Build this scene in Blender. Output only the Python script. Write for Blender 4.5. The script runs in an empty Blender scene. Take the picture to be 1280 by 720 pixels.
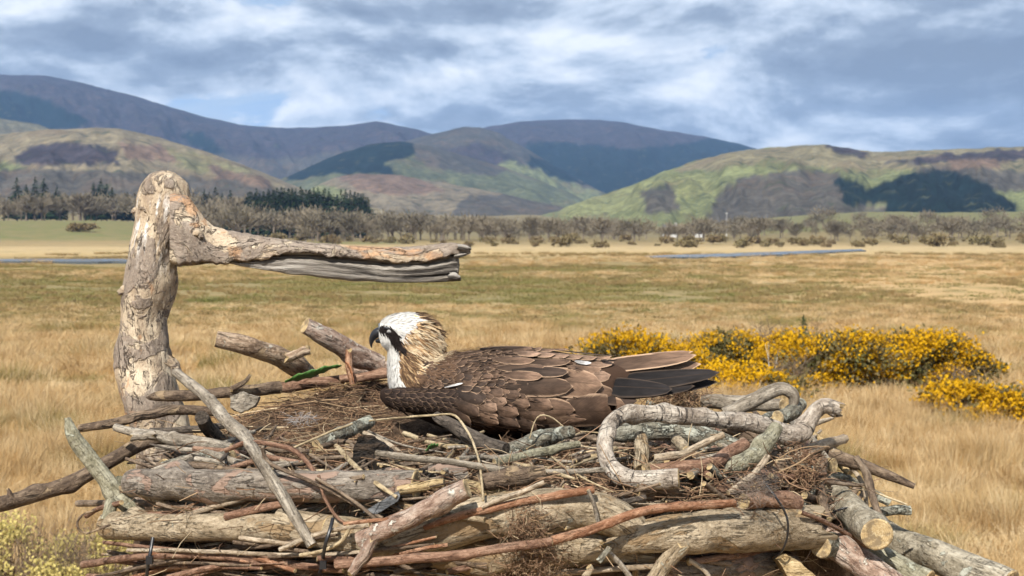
import bpy, bmesh, math, random
import numpy as np
from mathutils import Vector, Matrix, noise as mnoise
from mathutils.bvhtree import BVHTree
random.seed(7); rng = np.random.default_rng(7)
S = bpy.context.scene
COL = S.collection
# ------------------------------------------------------------------ camera
CAMH = 5.3
F = 2030.0                                  # focal length in pixels of a 1280 wide frame
cam = bpy.data.cameras.new('camera'); camo = bpy.data.objects.new('camera', cam); COL.objects.link(camo)
cam.sensor_width = 36.0; cam.lens = F/1280*36
TH = math.atan(75/F)
camo.location = (0, 0, CAMH); camo.rotation_euler = (math.pi/2-TH, 0, 0)
cam.clip_start = 0.05; cam.clip_end = 60000
cam.dof.use_dof = True; cam.dof.focus_distance = 2.35; cam.dof.aperture_fstop = 20
S.camera = camo
# ------------------------------------------------------------------ light
SAZ, SEL = math.radians(-20), math.radians(44)      # sun behind the camera, a little left, high
sp = Vector((math.sin(SAZ)*math.cos(SEL), -math.cos(SAZ)*math.cos(SEL), math.sin(SEL)))
sl = bpy.data.lights.new('sun', 'SUN'); sl.energy = 5.0; sl.angle = math.radians(0.6); sl.color = (1, .955, .88)
so = bpy.data.objects.new('sun', sl); COL.objects.link(so)
so.rotation_euler = (-sp).to_track_quat('-Z', 'Y').to_euler(); so.location = (-5, -10, 20)
S.view_settings.view_transform = 'Standard'; S.view_settings.look = 'None'
S.view_settings.exposure = 0.70; S.view_settings.gamma = 1
S.render.engine = 'CYCLES'
S.cycles.use_denoising = True; S.cycles.use_adaptive_sampling = True; S.cycles.adaptive_threshold = .03
S.cycles.max_bounces = 5; S.cycles.diffuse_bounces = 2; S.cycles.glossy_bounces = 2
S.cycles.transparent_max_bounces = 8; S.cycles.volume_bounces = 0

class G:                                     # small node-graph helper
    def __init__(s, nt): s.nt = nt; s.nt.nodes.clear()
    def n(s, t, ins=None, **kw):
        o = s.nt.nodes.new(t)
        for k, v in kw.items(): setattr(o, k, v)
        for k, v in (ins or {}).items():
            i = o.inputs[k]
            if isinstance(v, bpy.types.NodeSocket): s.nt.links.new(v, i)
            else: i.default_value = v
        return o
    def m(s, op, a, b=0.0, c=None, clamp=False):
        d = {0: a, 1: b}
        if c is not None: d[2] = c
        return s.n('ShaderNodeMath', d, operation=op, use_clamp=clamp).outputs[0]
    def v(s, op, a, b):
        return s.n('ShaderNodeVectorMath', {0: a, 1: b}, operation=op).outputs[0]
    def ramp(s, f, stops, interp='LINEAR'):
        r = s.n('ShaderNodeValToRGB', {0: f}); cr = r.color_ramp; cr.interpolation = interp
        while len(cr.elements) < len(stops): cr.elements.new(.5)
        for e, (p, c) in zip(cr.elements, stops):
            e.position = p; e.color = (*c, 1) if len(c) == 3 else c
        return r.outputs[0]
    def mr(s, f, a, b, c=0.0, d=1.0, smooth=True):
        return s.n('ShaderNodeMapRange', {0: f, 1: a, 2: b, 3: c, 4: d}, clamp=True, interpolation_type='SMOOTHSTEP' if smooth else 'LINEAR').outputs[0]
    def noise(s, vec, scale, detail=4, rough=.55, dist=0.0):
        return s.n('ShaderNodeTexNoise', {'Vector': vec, 'Scale': scale, 'Detail': detail, 'Roughness': rough, 'Distortion': dist}).outputs[0]
    def mix(s, f, a, b, blend='MIX'):
        o = s.n('ShaderNodeMix', data_type='RGBA', blend_type=blend)
        for i, x in ((0, f), (6, a), (7, b)):
            if isinstance(x, bpy.types.NodeSocket): s.nt.links.new(x, o.inputs[i])
            else: o.inputs[i].default_value = x if i == 0 else ((*x, 1) if len(x) == 3 else x)
        return o.outputs[2]
    def attr(s, name, out='Vector'): return s.n('ShaderNodeAttribute', attribute_name=name).outputs[out]
    def bump(s, h, strength, dist): return s.n('ShaderNodeBump', {'Height': h, 'Strength': strength, 'Distance': dist}).outputs[0]
    def out(s, col, rough=.8, normal=None, spec=.3, **kw):
        ins = {'Base Color': col, 'Roughness': rough, 'Specular IOR Level': spec}
        if isinstance(col, tuple): ins['Base Color'] = (*col, 1) if len(col) == 3 else col
        if normal is not None: ins['Normal'] = normal
        ins.update(kw)
        b = s.n('ShaderNodeBsdfPrincipled', ins)
        s.n('ShaderNodeOutputMaterial', {'Surface': b.outputs[0]})
        return b
def mat(name):
    m = bpy.data.materials.new(name); m.use_nodes = True
    return m, G(m.node_tree)

# world: Nishita sky with a broken layer of cloud
W = bpy.data.worlds.new('World'); S.world = W; W.use_nodes = True
g = G(W.node_tree)
sky = g.n('ShaderNodeTexSky', sky_type='NISHITA'); sky.sun_disc = False
sky.sun_elevation = SEL; sky.sun_rotation = math.pi + SAZ; sky.air_density = 1.0; sky.dust_density = .4
d = g.n('ShaderNodeTexCoord').outputs['Generated']
sx = g.n('ShaderNodeSeparateXYZ', {0: d})
ZO = .40
zc = g.m('ADD', g.m('MAXIMUM', sx.outputs[2], 0.0), ZO)
u = g.m('DIVIDE', sx.outputs[0], zc); v = g.m('DIVIDE', sx.outputs[1], zc)
OX, OY = 21.2, 1.7
def skyp(dy): return g.n('ShaderNodeCombineXYZ', {0: g.m('ADD', u, OX), 1: g.m('MULTIPLY_ADD', v, 1.0, OY+dy), 2: 0.0}).outputs[0]
banks = None                                 # the larger banks of cloud and the gaps between them
for px, py, rx, ry, am in [(1150, 55, 230, 62, .19), (650, 8, 250, 26, .21), (340, 55, 210, 32, .16), (20, 12, 120, 26, .10), (760, 78, 90, 16, .07), (190, 72, 60, 20, .05), (1010, 150, 200, 16, .07),
                           (620, 90, 85, 20, -.10), (890, 135, 90, 22, -.07), (70, 44, 130, 16, -.05), (420, 122, 280, 18, -.05), (930, 40, 60, 30, -.05)]:
    z_ = (285-py)/F; q = z_+ZO; uc = ((px-640)/F)/q; vc = 1/q; ru = rx/F/q; rv = ry/F/q/q
    e = g.m('ADD', g.m('POWER', g.m('ABSOLUTE', g.m('DIVIDE', g.m('SUBTRACT', u, uc), ru)), 2.0), g.m('POWER', g.m('ABSOLUTE', g.m('DIVIDE', g.m('SUBTRACT', v, vc), rv)), 2.0))
    e = g.m('MULTIPLY', g.m('EXPONENT', g.m('MULTIPLY', e, -1.0)), am)
    banks = e if banks is None else g.m('ADD', banks, e)
def cden(dy):
    pc = skyp(dy)
    return g.m('ADD', g.noise(pc, 3.0, 9, .57, .2), g.m('MULTIPLY', g.noise(pc, 1.1, 1, .5), .30))
d0 = cden(0); d1 = cden(-.042)               # the second is the density a little higher up: tops catch the sun, bases are grey
dens = g.m('ADD', g.m('SUBTRACT', d0, .112), banks)
cover = g.mr(dens, .43, .485)
veil = g.m('MULTIPLY', g.mr(g.noise(g.v('MULTIPLY', skyp(3.7), (.6, 1.7, 1)), 3.2, 5, .6, .5), .34, .60), g.mr(sx.outputs[2], .20, .02, .35, .9))
lit = g.m('ADD', g.m('MULTIPLY', g.m('SUBTRACT', d0, d1), 6.5), g.m('MULTIPLY', g.m('SUBTRACT', .54, dens), 3.4))
ccol = g.ramp(g.m('MULTIPLY_ADD', lit, .62, .5, clamp=True), [(0, (.19, .23, .30)), (.28, (.28, .335, .42)), (.52, (.54, .61, .70)), (.78, (.84, .87, .90)), (1, (.95, .955, .96))])
hi = g.v('NORMALIZE', g.v('ADD', d, (0, 0, .22)), (0, 0, 0))
g.nt.links.new(hi, sky.inputs[0])
bsky = g.n('ShaderNodeBackground', {0: sky.outputs[0], 1: .11})
bve = g.n('ShaderNodeBackground', {0: (.72, .82, .90, 1), 1: .62})
bcl = g.n('ShaderNodeBackground', {0: ccol, 1: .82})
ms = g.n('ShaderNodeMixShader', {0: g.m('MULTIPLY', veil, .85), 1: bsky.outputs[0], 2: bve.outputs[0]})
ms = g.n('ShaderNodeMixShader', {0: g.m('MULTIPLY', cover, .94), 1: ms.outputs[0], 2: bcl.outputs[0]})
g.n('ShaderNodeOutputWorld', {0: ms.outputs[0]})
W.cycles.sampling_method = 'MANUAL'; W.cycles.sample_map_resolution = 256

# ------------------------------------------------------------------ helpers
CO = Vector((0, 0, CAMH))
UV_ = Vector((0, math.sin(TH), math.cos(TH))); FV_ = Vector((0, math.cos(TH), -math.sin(TH)))
def ray(px, py):
    return Vector(((px-640)/F, 0, 0)) + UV_*((360-py)/F) + FV_
def P(px, py, Y):                            # the point of the place seen at a picture position, Y metres ahead
    r = ray(px, py); return CO + r*(Y/r.y)
def Pn(px, py, Y):
    px = np.asarray(px, float); py = np.asarray(py, float); Y = np.asarray(Y, float)
    cy = (360-py)/F
    ry = cy*UV_.y+FV_.y; rz = cy*UV_.z+FV_.z
    return np.stack([(px-640)/F*Y/ry, Y+0*px, CAMH+rz*Y/ry], -1)
def tag(o, label=None, cat=None, group=None, kind=None):
    if label: o['label'] = label
    if cat: o['category'] = cat
    if group: o['group'] = group
    if kind: o['kind'] = kind
    return o
def empty(name, loc=(0, 0, 0)):
    o = bpy.data.objects.new(name, None); o.location = loc; o.empty_display_size = .05
    COL.objects.link(o); return o
def link(name, me, parent=None):
    o = bpy.data.objects.new(name, me); COL.objects.link(o)
    if parent is not None:
        o.parent = parent; o.matrix_parent_inverse = Matrix.Translation(-wloc(parent))
    return o
def wloc(o):
    l = o.location.copy()
    return l
def mesh(name, V, Fc, mats, smooth=True, attrs=None, mi=None):
    me = bpy.data.meshes.new(name)
    V = np.asarray(V, np.float32).reshape(-1, 3)
    if isinstance(Fc, np.ndarray):
        n, k = Fc.shape
        me.vertices.add(len(V)); me.vertices.foreach_set('co', V.ravel())
        me.loops.add(n*k); me.loops.foreach_set('vertex_index', Fc.astype(np.int32).ravel())
        me.polygons.add(n); me.polygons.foreach_set('loop_start', np.arange(0, n*k, k, dtype=np.int32))
        me.polygons.foreach_set('loop_total', np.full(n, k, dtype=np.int32))
        me.update(calc_edges=True)
    else:
        me.from_pydata(V.tolist(), [], Fc); me.update()
    for m in (mats if isinstance(mats, (list, tuple)) else [mats]): me.materials.append(m)
    if smooth: me.polygons.foreach_set('use_smooth', np.ones(len(me.polygons), bool))
    if mi is not None: me.polygons.foreach_set('material_index', np.asarray(mi, np.int32))
    for k, a in (attrs or {}).items():
        a = np.asarray(a, np.float32)
        if a.ndim == 1: me.attributes.new(k, 'FLOAT', 'POINT').data.foreach_set('value', a)
        elif a.shape[1] == 3: me.attributes.new(k, 'FLOAT_VECTOR', 'POINT').data.foreach_set('vector', a.ravel())
        else: me.attributes.new(k, 'FLOAT_COLOR', 'POINT').data.foreach_set('color', a.ravel())
    me.validate(); return me
def sm(x, a, b):
    t = np.clip((np.asarray(x, float)-a)/(b-a), 0, 1); return t*t*(3-2*t)
def lerpc(xs, pts):
    a = np.array(pts, float); return np.interp(xs, a[:, 0], a[:, 1])
def fbm(p, oct=4): return mnoise.fractal(Vector(p), 1.0, 2.0, oct)
# ------------------------------------------------------------------ wood materials
def bark(name, dark, mid, light, grain=.22, lent=0, lich=0, lichcol=(.50, .52, .40), peel=0, peelcol=(.42, .30, .18), crack=.6, rough=.85, gs=60, bump=1.0):
    dark = tuple(x*.50 for x in dark); mid = tuple(x*.62 for x in mid); light = tuple(x*.80 for x in light); peelcol = tuple(x*.72 for x in peelcol); lichcol = tuple(x*.82 for x in lichcol)
    m, g = mat(name)
    r = g.n('ShaderNodeObjectInfo').outputs['Random']
    off = g.n('ShaderNodeCombineXYZ', {0: g.m('MULTIPLY', r, 31.0), 1: g.m('MULTIPLY', r, 17.0), 2: g.m('MULTIPLY', r, 53.0)}).outputs[0]
    co = g.v('ADD', g.attr('sco'), off)
    lo = g.v('MULTIPLY', co, (1, 1, grain))
    n1 = g.noise(lo, gs*1.6, 6, .68, .4); n2 = g.noise(co, 22, 4, .6, .3); n3 = g.noise(co, 260, 3, .6)
    f = g.m('ADD', g.m('MULTIPLY', n1, .62), g.m('MULTIPLY', n2, .38))
    c = g.ramp(f, [(.33, dark), (.47, mid), (.62, light), (1, light)])
    c = g.mix(g.m('MULTIPLY', r, .35), c, g.mix(.55, c, dark))
    spk = g.noise(g.v('MULTIPLY', co, (1, 1, .5)), 190, 5, .8)
    c = g.mix(g.mr(spk, .52, .64, 0, .72), c, tuple(x*.55 for x in dark)); c = g.mix(g.mr(spk, .47, .34, 0, .5), c, tuple(min(1, x*1.25) for x in light))
    h = g.m('ADD', g.m('ADD', n1, g.m('MULTIPLY', spk, .3)), g.m('MULTIPLY', n3, .5))
    if peel:
        pm = g.mr(g.noise(g.v('MULTIPLY', co, (1, 1, .45)), 26, 6, .62, .6), .62-peel*.3, .66-peel*.3)
        c = g.mix(pm, c, g.mix(n1, tuple(x*.7 for x in peelcol), tuple(min(1, x*1.25) for x in peelcol))); h = g.m('SUBTRACT', h, g.m('MULTIPLY', pm, .5))
    if crack:
        fz = g.noise(g.v('MULTIPLY', co, (1, 1, .09)), 85, 3, .6, .5)
        cm = g.m('MULTIPLY', g.mr(g.m('ABSOLUTE', g.m('SUBTRACT', fz, .5)), .022, .006), g.mr(n2, .46, .58)); c = g.mix(g.m('MULTIPLY', cm, crack), c, tuple(x*.25 for x in dark)); h = g.m('SUBTRACT', h, g.m('MULTIPLY', cm, .6))
    if lent:
        lm = g.mr(g.noise(g.v('MULTIPLY', co, (.22, .22, 1.5)), 150, 3, .6, .2), .60, .66)
        lm = g.m('MAXIMUM', lm, g.mr(g.noise(g.v('MULTIPLY', co, (.8, .8, 1.2)), 36, 4, .7), .62, .68))
        c = g.mix(g.m('MULTIPLY', lm, lent), c, (.06, .05, .042)); h = g.m('SUBTRACT', h, g.m('MULTIPLY', lm, .3))
    if lich:
        km = g.mr(g.noise(co, 48, 6, .7, .5), .66-.2*lich, .70-.2*lich); c = g.mix(g.m('MULTIPLY', km, .85), c, lichcol); h = g.m('ADD', h, g.m('MULTIPLY', km, .35))
    g.out(c, rough, g.bump(h, .95*bump, .005), .2)
    return m
B = {
 'birch': bark('birch bark', (.20, .15, .11), (.43, .355, .28), (.63, .555, .46), .5, lich=.15, lichcol=(.22, .19, .16), lent=1.0, crack=.1, gs=40),
 'ash': bark('smooth olive grey bark', (.22, .18, .12), (.41, .35, .25), (.56, .50, .39), .4, lent=.35, crack=.25, lich=.2, lichcol=(.46, .46, .38), gs=40),
 'grey': bark('weathered grey wood', (.17, .135, .10), (.37, .31, .235), (.52, .455, .365), .10, crack=.35, gs=80),
 'tan': bark('peeled tan log', (.22, .155, .09), (.46, .36, .235), (.56, .46, .325), .35, crack=.7, lich=.18, lichcol=(.42, .41, .33), peel=.25, peelcol=(.36, .25, .14)),
 'brown': bark('rough brown bark', (.075, .05, .036), (.18, .125, .085), (.30, .22, .15), .3, crack=.8, peel=.12, peelcol=(.36, .26, .16)),
 'dark': bark('dark damp wood', (.04, .03, .025), (.10, .08, .062), (.18, .145, .115), .2, crack=.5),
 'red': bark('red brown twig bark', (.14, .07, .045), (.30, .165, .105), (.44, .28, .19), .2, crack=.15, gs=70),
 'rust': bark('rust orange bark', (.20, .085, .045), (.40, .19, .10), (.54, .33, .21), .2, crack=.1, gs=70),
 'tanbrown': bark('sunlit tan brown bark', (.17, .105, .07), (.42, .29, .19), (.60, .47, .34), .4, crack=.6, peel=.15, peelcol=(.5, .36, .22), lich=.2, lichcol=(.6, .54, .44)),
 'mottled': bark('mottled red and white bark', (.16, .09, .065), (.42, .28, .205), (.58, .47, .38), .5, crack=.6, lich=.45, lichcol=(.70, .64, .54), gs=50),
 'lichen': bark('lichen covered bark', (.15, .12, .09), (.30, .27, .20), (.42, .40, .32), .6, crack=.5, lich=.75, lichcol=(.50, .50, .41), bump=1.6),
 'green': bark('greenish young bark', (.16, .145, .09), (.33, .30, .20), (.46, .43, .32), .5, lent=.25, crack=.2, lich=.3, lichcol=(.43, .43, .33)),
 'pinkgrey': bark('grey bark peeled to pink wood', (.13, .10, .078), (.27, .225, .18), (.40, .345, .28), .25, crack=.7, peel=.34, peelcol=(.37, .255, .19)),
 'straw': bark('dry straw', (.30, .21, .11), (.50, .38, .22), (.62, .50, .32), .08, crack=0, gs=50),
 'yellow': bark('yellow split wood', (.34, .22, .10), (.56, .40, .20), (.68, .53, .31), .06, crack=.5, gs=90),
 'char': bark('charred wood', (.012, .011, .010), (.032, .028, .025), (.11, .075, .05), .25, crack=.8, bump=1.5),
 'slate': bark('smooth grey driftwood', (.09, .095, .10), (.16, .165, .17), (.24, .24, .24), .15, crack=.3),
 'litter': bark('brown litter twig', (.10, .065, .042), (.22, .155, .105), (.36, .275, .195), .25, crack=.2),
 'pale': bark('bare pale twig', (.28, .20, .125), (.48, .37, .255), (.62, .52, .39), .12, crack=.15, gs=60),
}
m_cut, g = mat('sawn end grain')
co = g.attr('sco'); s3 = g.n('ShaderNodeSeparateXYZ', {0: co})
rr = g.m('SQRT', g.m('ADD', g.m('MULTIPLY', s3.outputs[0], s3.outputs[0]), g.m('MULTIPLY', s3.outputs[1], s3.outputs[1])))
wv = g.m('SINE', g.m('ADD', g.m('MULTIPLY', rr, 2600.0), g.m('MULTIPLY', g.noise(co, 90, 4), 9.0)))
ang = g.m('ARCTAN2', s3.outputs[1], s3.outputs[0]); rad_ = g.noise(g.n('ShaderNodeCombineXYZ', {0: g.m('MULTIPLY', ang, 4.0), 1: g.m('MULTIPLY', rr, 40.0), 2: s3.outputs[2]}).outputs[0], 2.2, 5, .7)
c = g.mix(g.mr(wv, -1, 1, .0, .45), (.44, .325, .17), (.28, .19, .09)); c = g.mix(g.mr(rad_, .52, .70, 0, .75), c, (.20, .125, .05)); c = g.mix(g.mr(g.noise(co, 300, 3), .5, .7, 0, .5), c, (.70, .60, .40))
c = g.mix(g.mr(g.noise(co, 60, 4, .65), .44, .60, 0, .75), c, (.13, .095, .06))
g.out(c, .85, g.bump(rad_, .5, .002), .2)
m_plastic, g = mat('black cable tie plastic'); g.out((.012, .012, .014), .38, None, .5)
# ------------------------------------------------------------------ the land
_perm = rng.random((256, 256))
def vn(x, y, seed=0):                        # value noise on arrays
    x = np.asarray(x, float)+seed*17.3; y = np.asarray(y, float)+seed*9.7
    xi = np.floor(x).astype(int); yi = np.floor(y).astype(int); fx = x-xi; fy = y-yi
    fx = fx*fx*(3-2*fx); fy = fy*fy*(3-2*fy); h = lambda a, b: _perm[a & 255, b & 255]
    return (h(xi, yi)*(1-fx)+h(xi+1, yi)*fx)*(1-fy)+(h(xi, yi+1)*(1-fx)+h(xi+1, yi+1)*fx)*fy
def vf(x, y, o=4, seed=0):
    s = 0; a = 1; t = 0
    for i in range(o): s = s+a*vn(x*2**i, y*2**i, seed+i); t += a; a *= .5
    return s/t
def gh(x, y):                                # height of the ground
    x = np.asarray(x, float); y = np.asarray(y, float)
    D = np.hypot(x, y); az = np.arctan2(x, y)
    pxa = np.where(np.abs(az) < 1.2, 640+F*np.tan(np.clip(az, -1.2, 1.2)), np.sign(az)*6000)
    L = 1-sm(pxa, 130, 360); R = sm(pxa, 860, 1060)
    h = L*9.0*sm(D, 500, 860)+R*11*sm(D, 700, 1150)+.018*np.clip(D-1100, 0, 1e9)
    h = h+(vf(x/9, y/9, 3, 3)-.5)*.35*sm(D, 8, 30)
    return h
def ground_hit(px, py):                      # where a picture position meets the level ground
    r = ray(px, py); t = CAMH/-r.z; return r.x*t, r.y*t
az = np.unique(np.concatenate([np.linspace(-math.pi, math.pi, 61), np.linspace(-.5, .5, 241)]))
rad = np.concatenate([[.01, 3, 6, 10, 14], np.geomspace(18, 1100, 190), np.geomspace(1160, 9000, 24)])
A, R_ = np.meshgrid(az, rad); X = np.sin(A)*R_; Y = np.cos(A)*R_; Z = gh(X, Y)
nr, nc = A.shape
idx = np.arange(nr*nc).reshape(nr, nc)
quads = lambda ix: np.stack([ix[:-1, :-1], ix[:-1, 1:], ix[1:, 1:], ix[1:, :-1]], -1).reshape(-1, 4)
m_ground, g = mat('marsh ground')
pos = g.n('ShaderNodeNewGeometry').outputs['Position']
sx = g.n('ShaderNodeSeparateXYZ', {0: pos}); gx, gy = sx.outputs[0], sx.outputs[1]
dist = g.m('SQRT', g.m('ADD', g.m('MULTIPLY', gx, gx), g.m('MULTIPLY', gy, gy)))
flat = g.n('ShaderNodeCombineXYZ', {0: g.m('MULTIPLY', gx, .33), 1: gy, 2: 0.0}).outputs[0]
wob = g.noise(flat, .02, 4, .6); wob2 = g.noise(pos, .11, 5, .6)
t = g.m('DIVIDE', g.m('LOGARITHM', dist, math.e), math.log(1000))
t = g.m('ADD', t, g.m('MULTIPLY', g.m('SUBTRACT', wob, .5), .05))
t = g.m('ADD', t, g.m('MULTIPLY', g.m('SUBTRACT', wob2, .5), .018))
straw = (.30, .20, .095); green = (.145, .145, .055); tan = (.34, .235, .10); pale = (.40, .30, .16); olive = (.20, .155, .075)
zone = g.ramp(t, [(0, straw), (.618, straw), (.640, (.26, .20, .09)), (.668, green), (.70, (.23, .18, .085)), (.735, (.205, .165, .075)), (.77, (.28, .19, .085)),
                  (.80, (.23, .175, .08)), (.825, (.27, .195, .09)), (.845, (.40, .29, .14)), (.868, pale), (.885, pale), (.905, (.27, .20, .10)), (.94, olive), (1, (.16, .13, .065))])
# right-hand side of the marsh carries more pale dry grass
ratio = g.m('DIVIDE', gx, g.m('MAXIMUM', gy, 1.0))
rightm = g.m('MULTIPLY', g.mr(g.m('ADD', ratio, g.m('MULTIPLY', g.m('SUBTRACT', wob, .5), .12)), .10, .24), g.mr(t, .845, .79))
rightm = g.m('MULTIPLY', rightm, g.mr(t, .61, .64))
zone = g.mix(g.m('MULTIPLY', rightm, .85), zone, (.45, .30, .145))
# mown green fields on the rising ground
gl = g.m('MULTIPLY', g.mr(ratio, -.22, -.235), g.m('MULTIPLY', g.mr(dist, 555, 600), g.mr(dist, 900, 820)))
gr = g.m('MULTIPLY', g.mr(ratio, .14, .155), g.mr(dist, 860, 900))
gc = g.m('MULTIPLY', g.m('MULTIPLY', g.mr(ratio, -.14, -.12), g.mr(ratio, -.055, -.075)), g.m('MULTIPLY', g.mr(dist, 520, 545), g.mr(dist, 640, 615)))
gm = g.m('MAXIMUM', g.m('MAXIMUM', gl, gr), gc)
zone = g.mix(g.m('MULTIPLY', gm, g.mr(wob2, .40, .60, .95, .35)), zone, (.125, .135, .05))
mot = g.noise(pos, .7, 6, .7); mot2 = g.noise(flat, .16, 5, .65); mot3 = g.noise(g.n('ShaderNodeCombineXYZ', {0: g.m('MULTIPLY', gx, 2.2), 1: g.m('MULTIPLY', gy, .8), 2: 0.0}).outputs[0], .05, 6, .62)
zone = g.mix(g.m('MULTIPLY', g.mr(mot2, .52, .70), g.m('SUBTRACT', .55, g.m('MULTIPLY', gm, .45))), zone, (.40, .27, .13))
zone = g.mix(g.m('MULTIPLY', g.mr(mot3, .54, .68), g.m('MULTIPLY', .55, g.m('SUBTRACT', 1.0, gm))), zone, (.16, .15, .06))
zone = g.mix(g.mr(mot, .42, .72, 0, .42), zone, (.13, .105, .05))
g.out(zone, .95, g.bump(mot, .9, .25), .1)
gme = mesh('ground', np.stack([X, Y, Z], -1), quads(idx), m_ground)
tag(link('ground', gme), kind='structure')

# water: shallow pools and the river, each a thin sheet in the marsh
m_water, g = mat('still water')
pos = g.n('ShaderNodeNewGeometry').outputs['Position']
wv = g.noise(pos, 1.2, 3, .5)
g.out((.07, .08, .085), .25, g.bump(wv, .05, .03), .5)
def pool(name, pts):
    bm = bmesh.new(); vs = []
    loop = []
    for i in range(len(pts)):
        a, b = pts[i], pts[(i+1) % len(pts)]
        for k in range(6):
            q = k/6; loop.append((a[0]+(b[0]-a[0])*q, a[1]+(b[1]-a[1])*q))
    for i, (px, py) in enumerate(loop):
        x, y = ground_hit(px+random.uniform(-3, 3), py+random.uniform(-.25, .25)); vs.append(bm.verts.new((x, y, .34)))
    top = bm.faces.new(vs); r = bmesh.ops.extrude_face_region(bm, geom=[top])
    for e in r['geom']:
        if isinstance(e, bmesh.types.BMVert): e.co.z = -.2
    bmesh.ops.recalc_face_normals(bm, faces=bm.faces)
    me = bpy.data.meshes.new(name); bm.to_mesh(me); bm.free(); me.materials.append(m_water)
    tag(link(name, me), kind='structure')
pool('water', [(806, 322.5), (850, 320.5), (900, 319), (960, 317), (1020, 314.6), (1075, 313), (1082, 314.8), (1040, 317.2), (980, 320), (920, 322.5), (860, 323.8), (820, 324.2)])
pool('water', [(-160, 327.5), (-40, 326.5), (60, 326), (160, 326.2), (290, 328), (330, 329), (250, 329.8), (120, 329.6), (0, 329.2), (-160, 330.5)])

# hills
m_hill, g = mat('hill pasture and moor')
c = g.attr('cover', 'Color'); pos = g.n('ShaderNodeNewGeometry').outputs['Position']
n1 = g.noise(pos, .011, 6, .65); n2 = g.noise(pos, .045, 5, .7)
n3 = g.noise(pos, .16, 4, .7)
k_ = g.m('MULTIPLY', g.mr(n1, .35, .65, 1.12, .82), g.m('MULTIPLY', g.mr(n2, .34, .66, 1.22, .66), g.mr(n3, .35, .65, 1.15, .80)))
c = g.v('SCALE', c, (0, 0, 0)); c.node.inputs['Scale'].default_value = 1.0; g.nt.links.new(k_, c.node.inputs['Scale'])
lum = g.n('ShaderNodeSeparateColor', {0: c}).outputs[1]
c = g.mix(g.m('MULTIPLY', g.mr(g.noise(pos, .006, 5, .7, .6), .52, .62, 0, .30), g.mr(lum, .02, .05)), c, (.13, .085, .055))
vo = g.n('ShaderNodeTexVoronoi', {'Vector': pos, 'Scale': .028}).outputs['Distance']
c = g.mix(g.m('MULTIPLY', g.mr(vo, .30, .16), g.mr(n1, .44, .56, 0, .85)), c, (.045, .05, .03))
g.out(c, .95, g.bump(n3, .5, 2.5), .05)
def inpoly(x, y, poly):
    r = np.zeros(x.shape, bool); n = len(poly)
    for i in range(n):
        x1, y1 = poly[i]; x2, y2 = poly[i-1]
        if y1 == y2: continue
        r ^= ((y1 > y) != (y2 > y)) & (x < (x2-x1)*(y-y1)/(y2-y1)+x1)
    return r
heather_and_shade = (.040, .033, .038); moor = (.060, .055, .045); pasture = (.135, .145, .065); rough = (.165, .142, .082); pine_and_shade = (.006, .013, .013); bracken = (.135, .092, .064); wood = (.072, .064, .052)  # forest and heath colours also hold the far hills' cloud shadow
def hill(crest, D0, D1, z0, base, patches, x0, x1, seed, relief=18, step=2, rows=84, back=1500):
    px = np.arange(x0, x1+1, step, dtype=float); z0 = .018*(D0-1100)-12
    cy = lerpc(px, crest)
    # ragged crest line
    cy = cy+(vf(px/22, px*0+seed, 5, seed)-.5)*(5.5 if seed == 8 else 3)
    tt = np.concatenate([np.linspace(0, 1, rows), 1+np.linspace(.05, 1, 8)])
    T, PX = np.meshgrid(tt, px, indexing='ij'); CY = np.broadcast_to(cy, T.shape)
    dz = (vf(PX/90, T*0+seed, 3, seed+5)-.5)*.16*(D1-D0)
    D = np.where(T <= 1, D0+(D1+dz-D0)*T, D1+dz+(T-1)*back)
    zc = Pn(PX, CY, D1+dz)[..., 2]
    sh = np.where(T <= 1, .55*T+.45*T*T*(3-2*T), 1-.9*(T-1)**1.3)
    Zh = z0+(zc-z0)*sh
    rl = (vf(PX/38+T*1.2, T*5, 4, seed+9)-.5)*3.2*relief*np.clip(4*T*(1-T), 0, 1)
    Zh = Zh+np.where(T < 1, rl, 0)
    Zh = np.where(T <= 1, np.minimum(Zh, CAMH+(zc-CAMH)*D/(D1+dz)-1.0*(T < 1)), Zh)     # nothing in front stands above the traced crest
    Xh = (PX-640)/F*D
    py = 285-(Zh-CAMH)/D*F
    jx = PX+(vf(PX/9, py/5, 3, seed+2)-.5)*16; jy = py+(vf(PX/9, py/5, 3, seed+7)-.5)*9
    C = np.ones(T.shape+(4,)); C[..., :3] = base
    for col, poly in patches:
        k = inpoly(jx, jy, poly); C[k, :3] = col
    for _ in range(1): C[1:-1, 1:-1] = (C[1:-1, 1:-1]*2+C[:-2, 1:-1]+C[2:, 1:-1]+C[1:-1, :-2]+C[1:-1, 2:])/6
    C[..., :3] *= (.82+.36*vf(PX/14, py/6, 4, seed+3))[..., None]
    ix = np.arange(T.size).reshape(T.shape)
    me = mesh('hill', np.stack([Xh, D, Zh], -1), quads(ix), m_hill, attrs={'cover': C.reshape(-1, 4)})
    return tag(link('hill', me), kind='structure')
hill([(-700, 150), (-300, 112), (-100, 96), (0, 93), (60, 95), (120, 107), (180, 123), (240, 142), (300, 156), (360, 160), (420, 158), (470, 152), (500, 157), (545, 168), (600, 178), (700, 205), (800, 240), (900, 262)],
     4300, 6400, 60, heather_and_shade, [(moor, [(-700, 150), (120, 170), (330, 200), (500, 180), (560, 250), (-700, 300)]),
     (pine_and_shade, [(-80, 108), (30, 117), (70, 128), (112, 152), (100, 163), (40, 160), (-80, 150)]), (pine_and_shade, [(224, 171), (246, 163), (286, 192), (262, 194)])], -700, 900, 1, 40)
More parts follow.
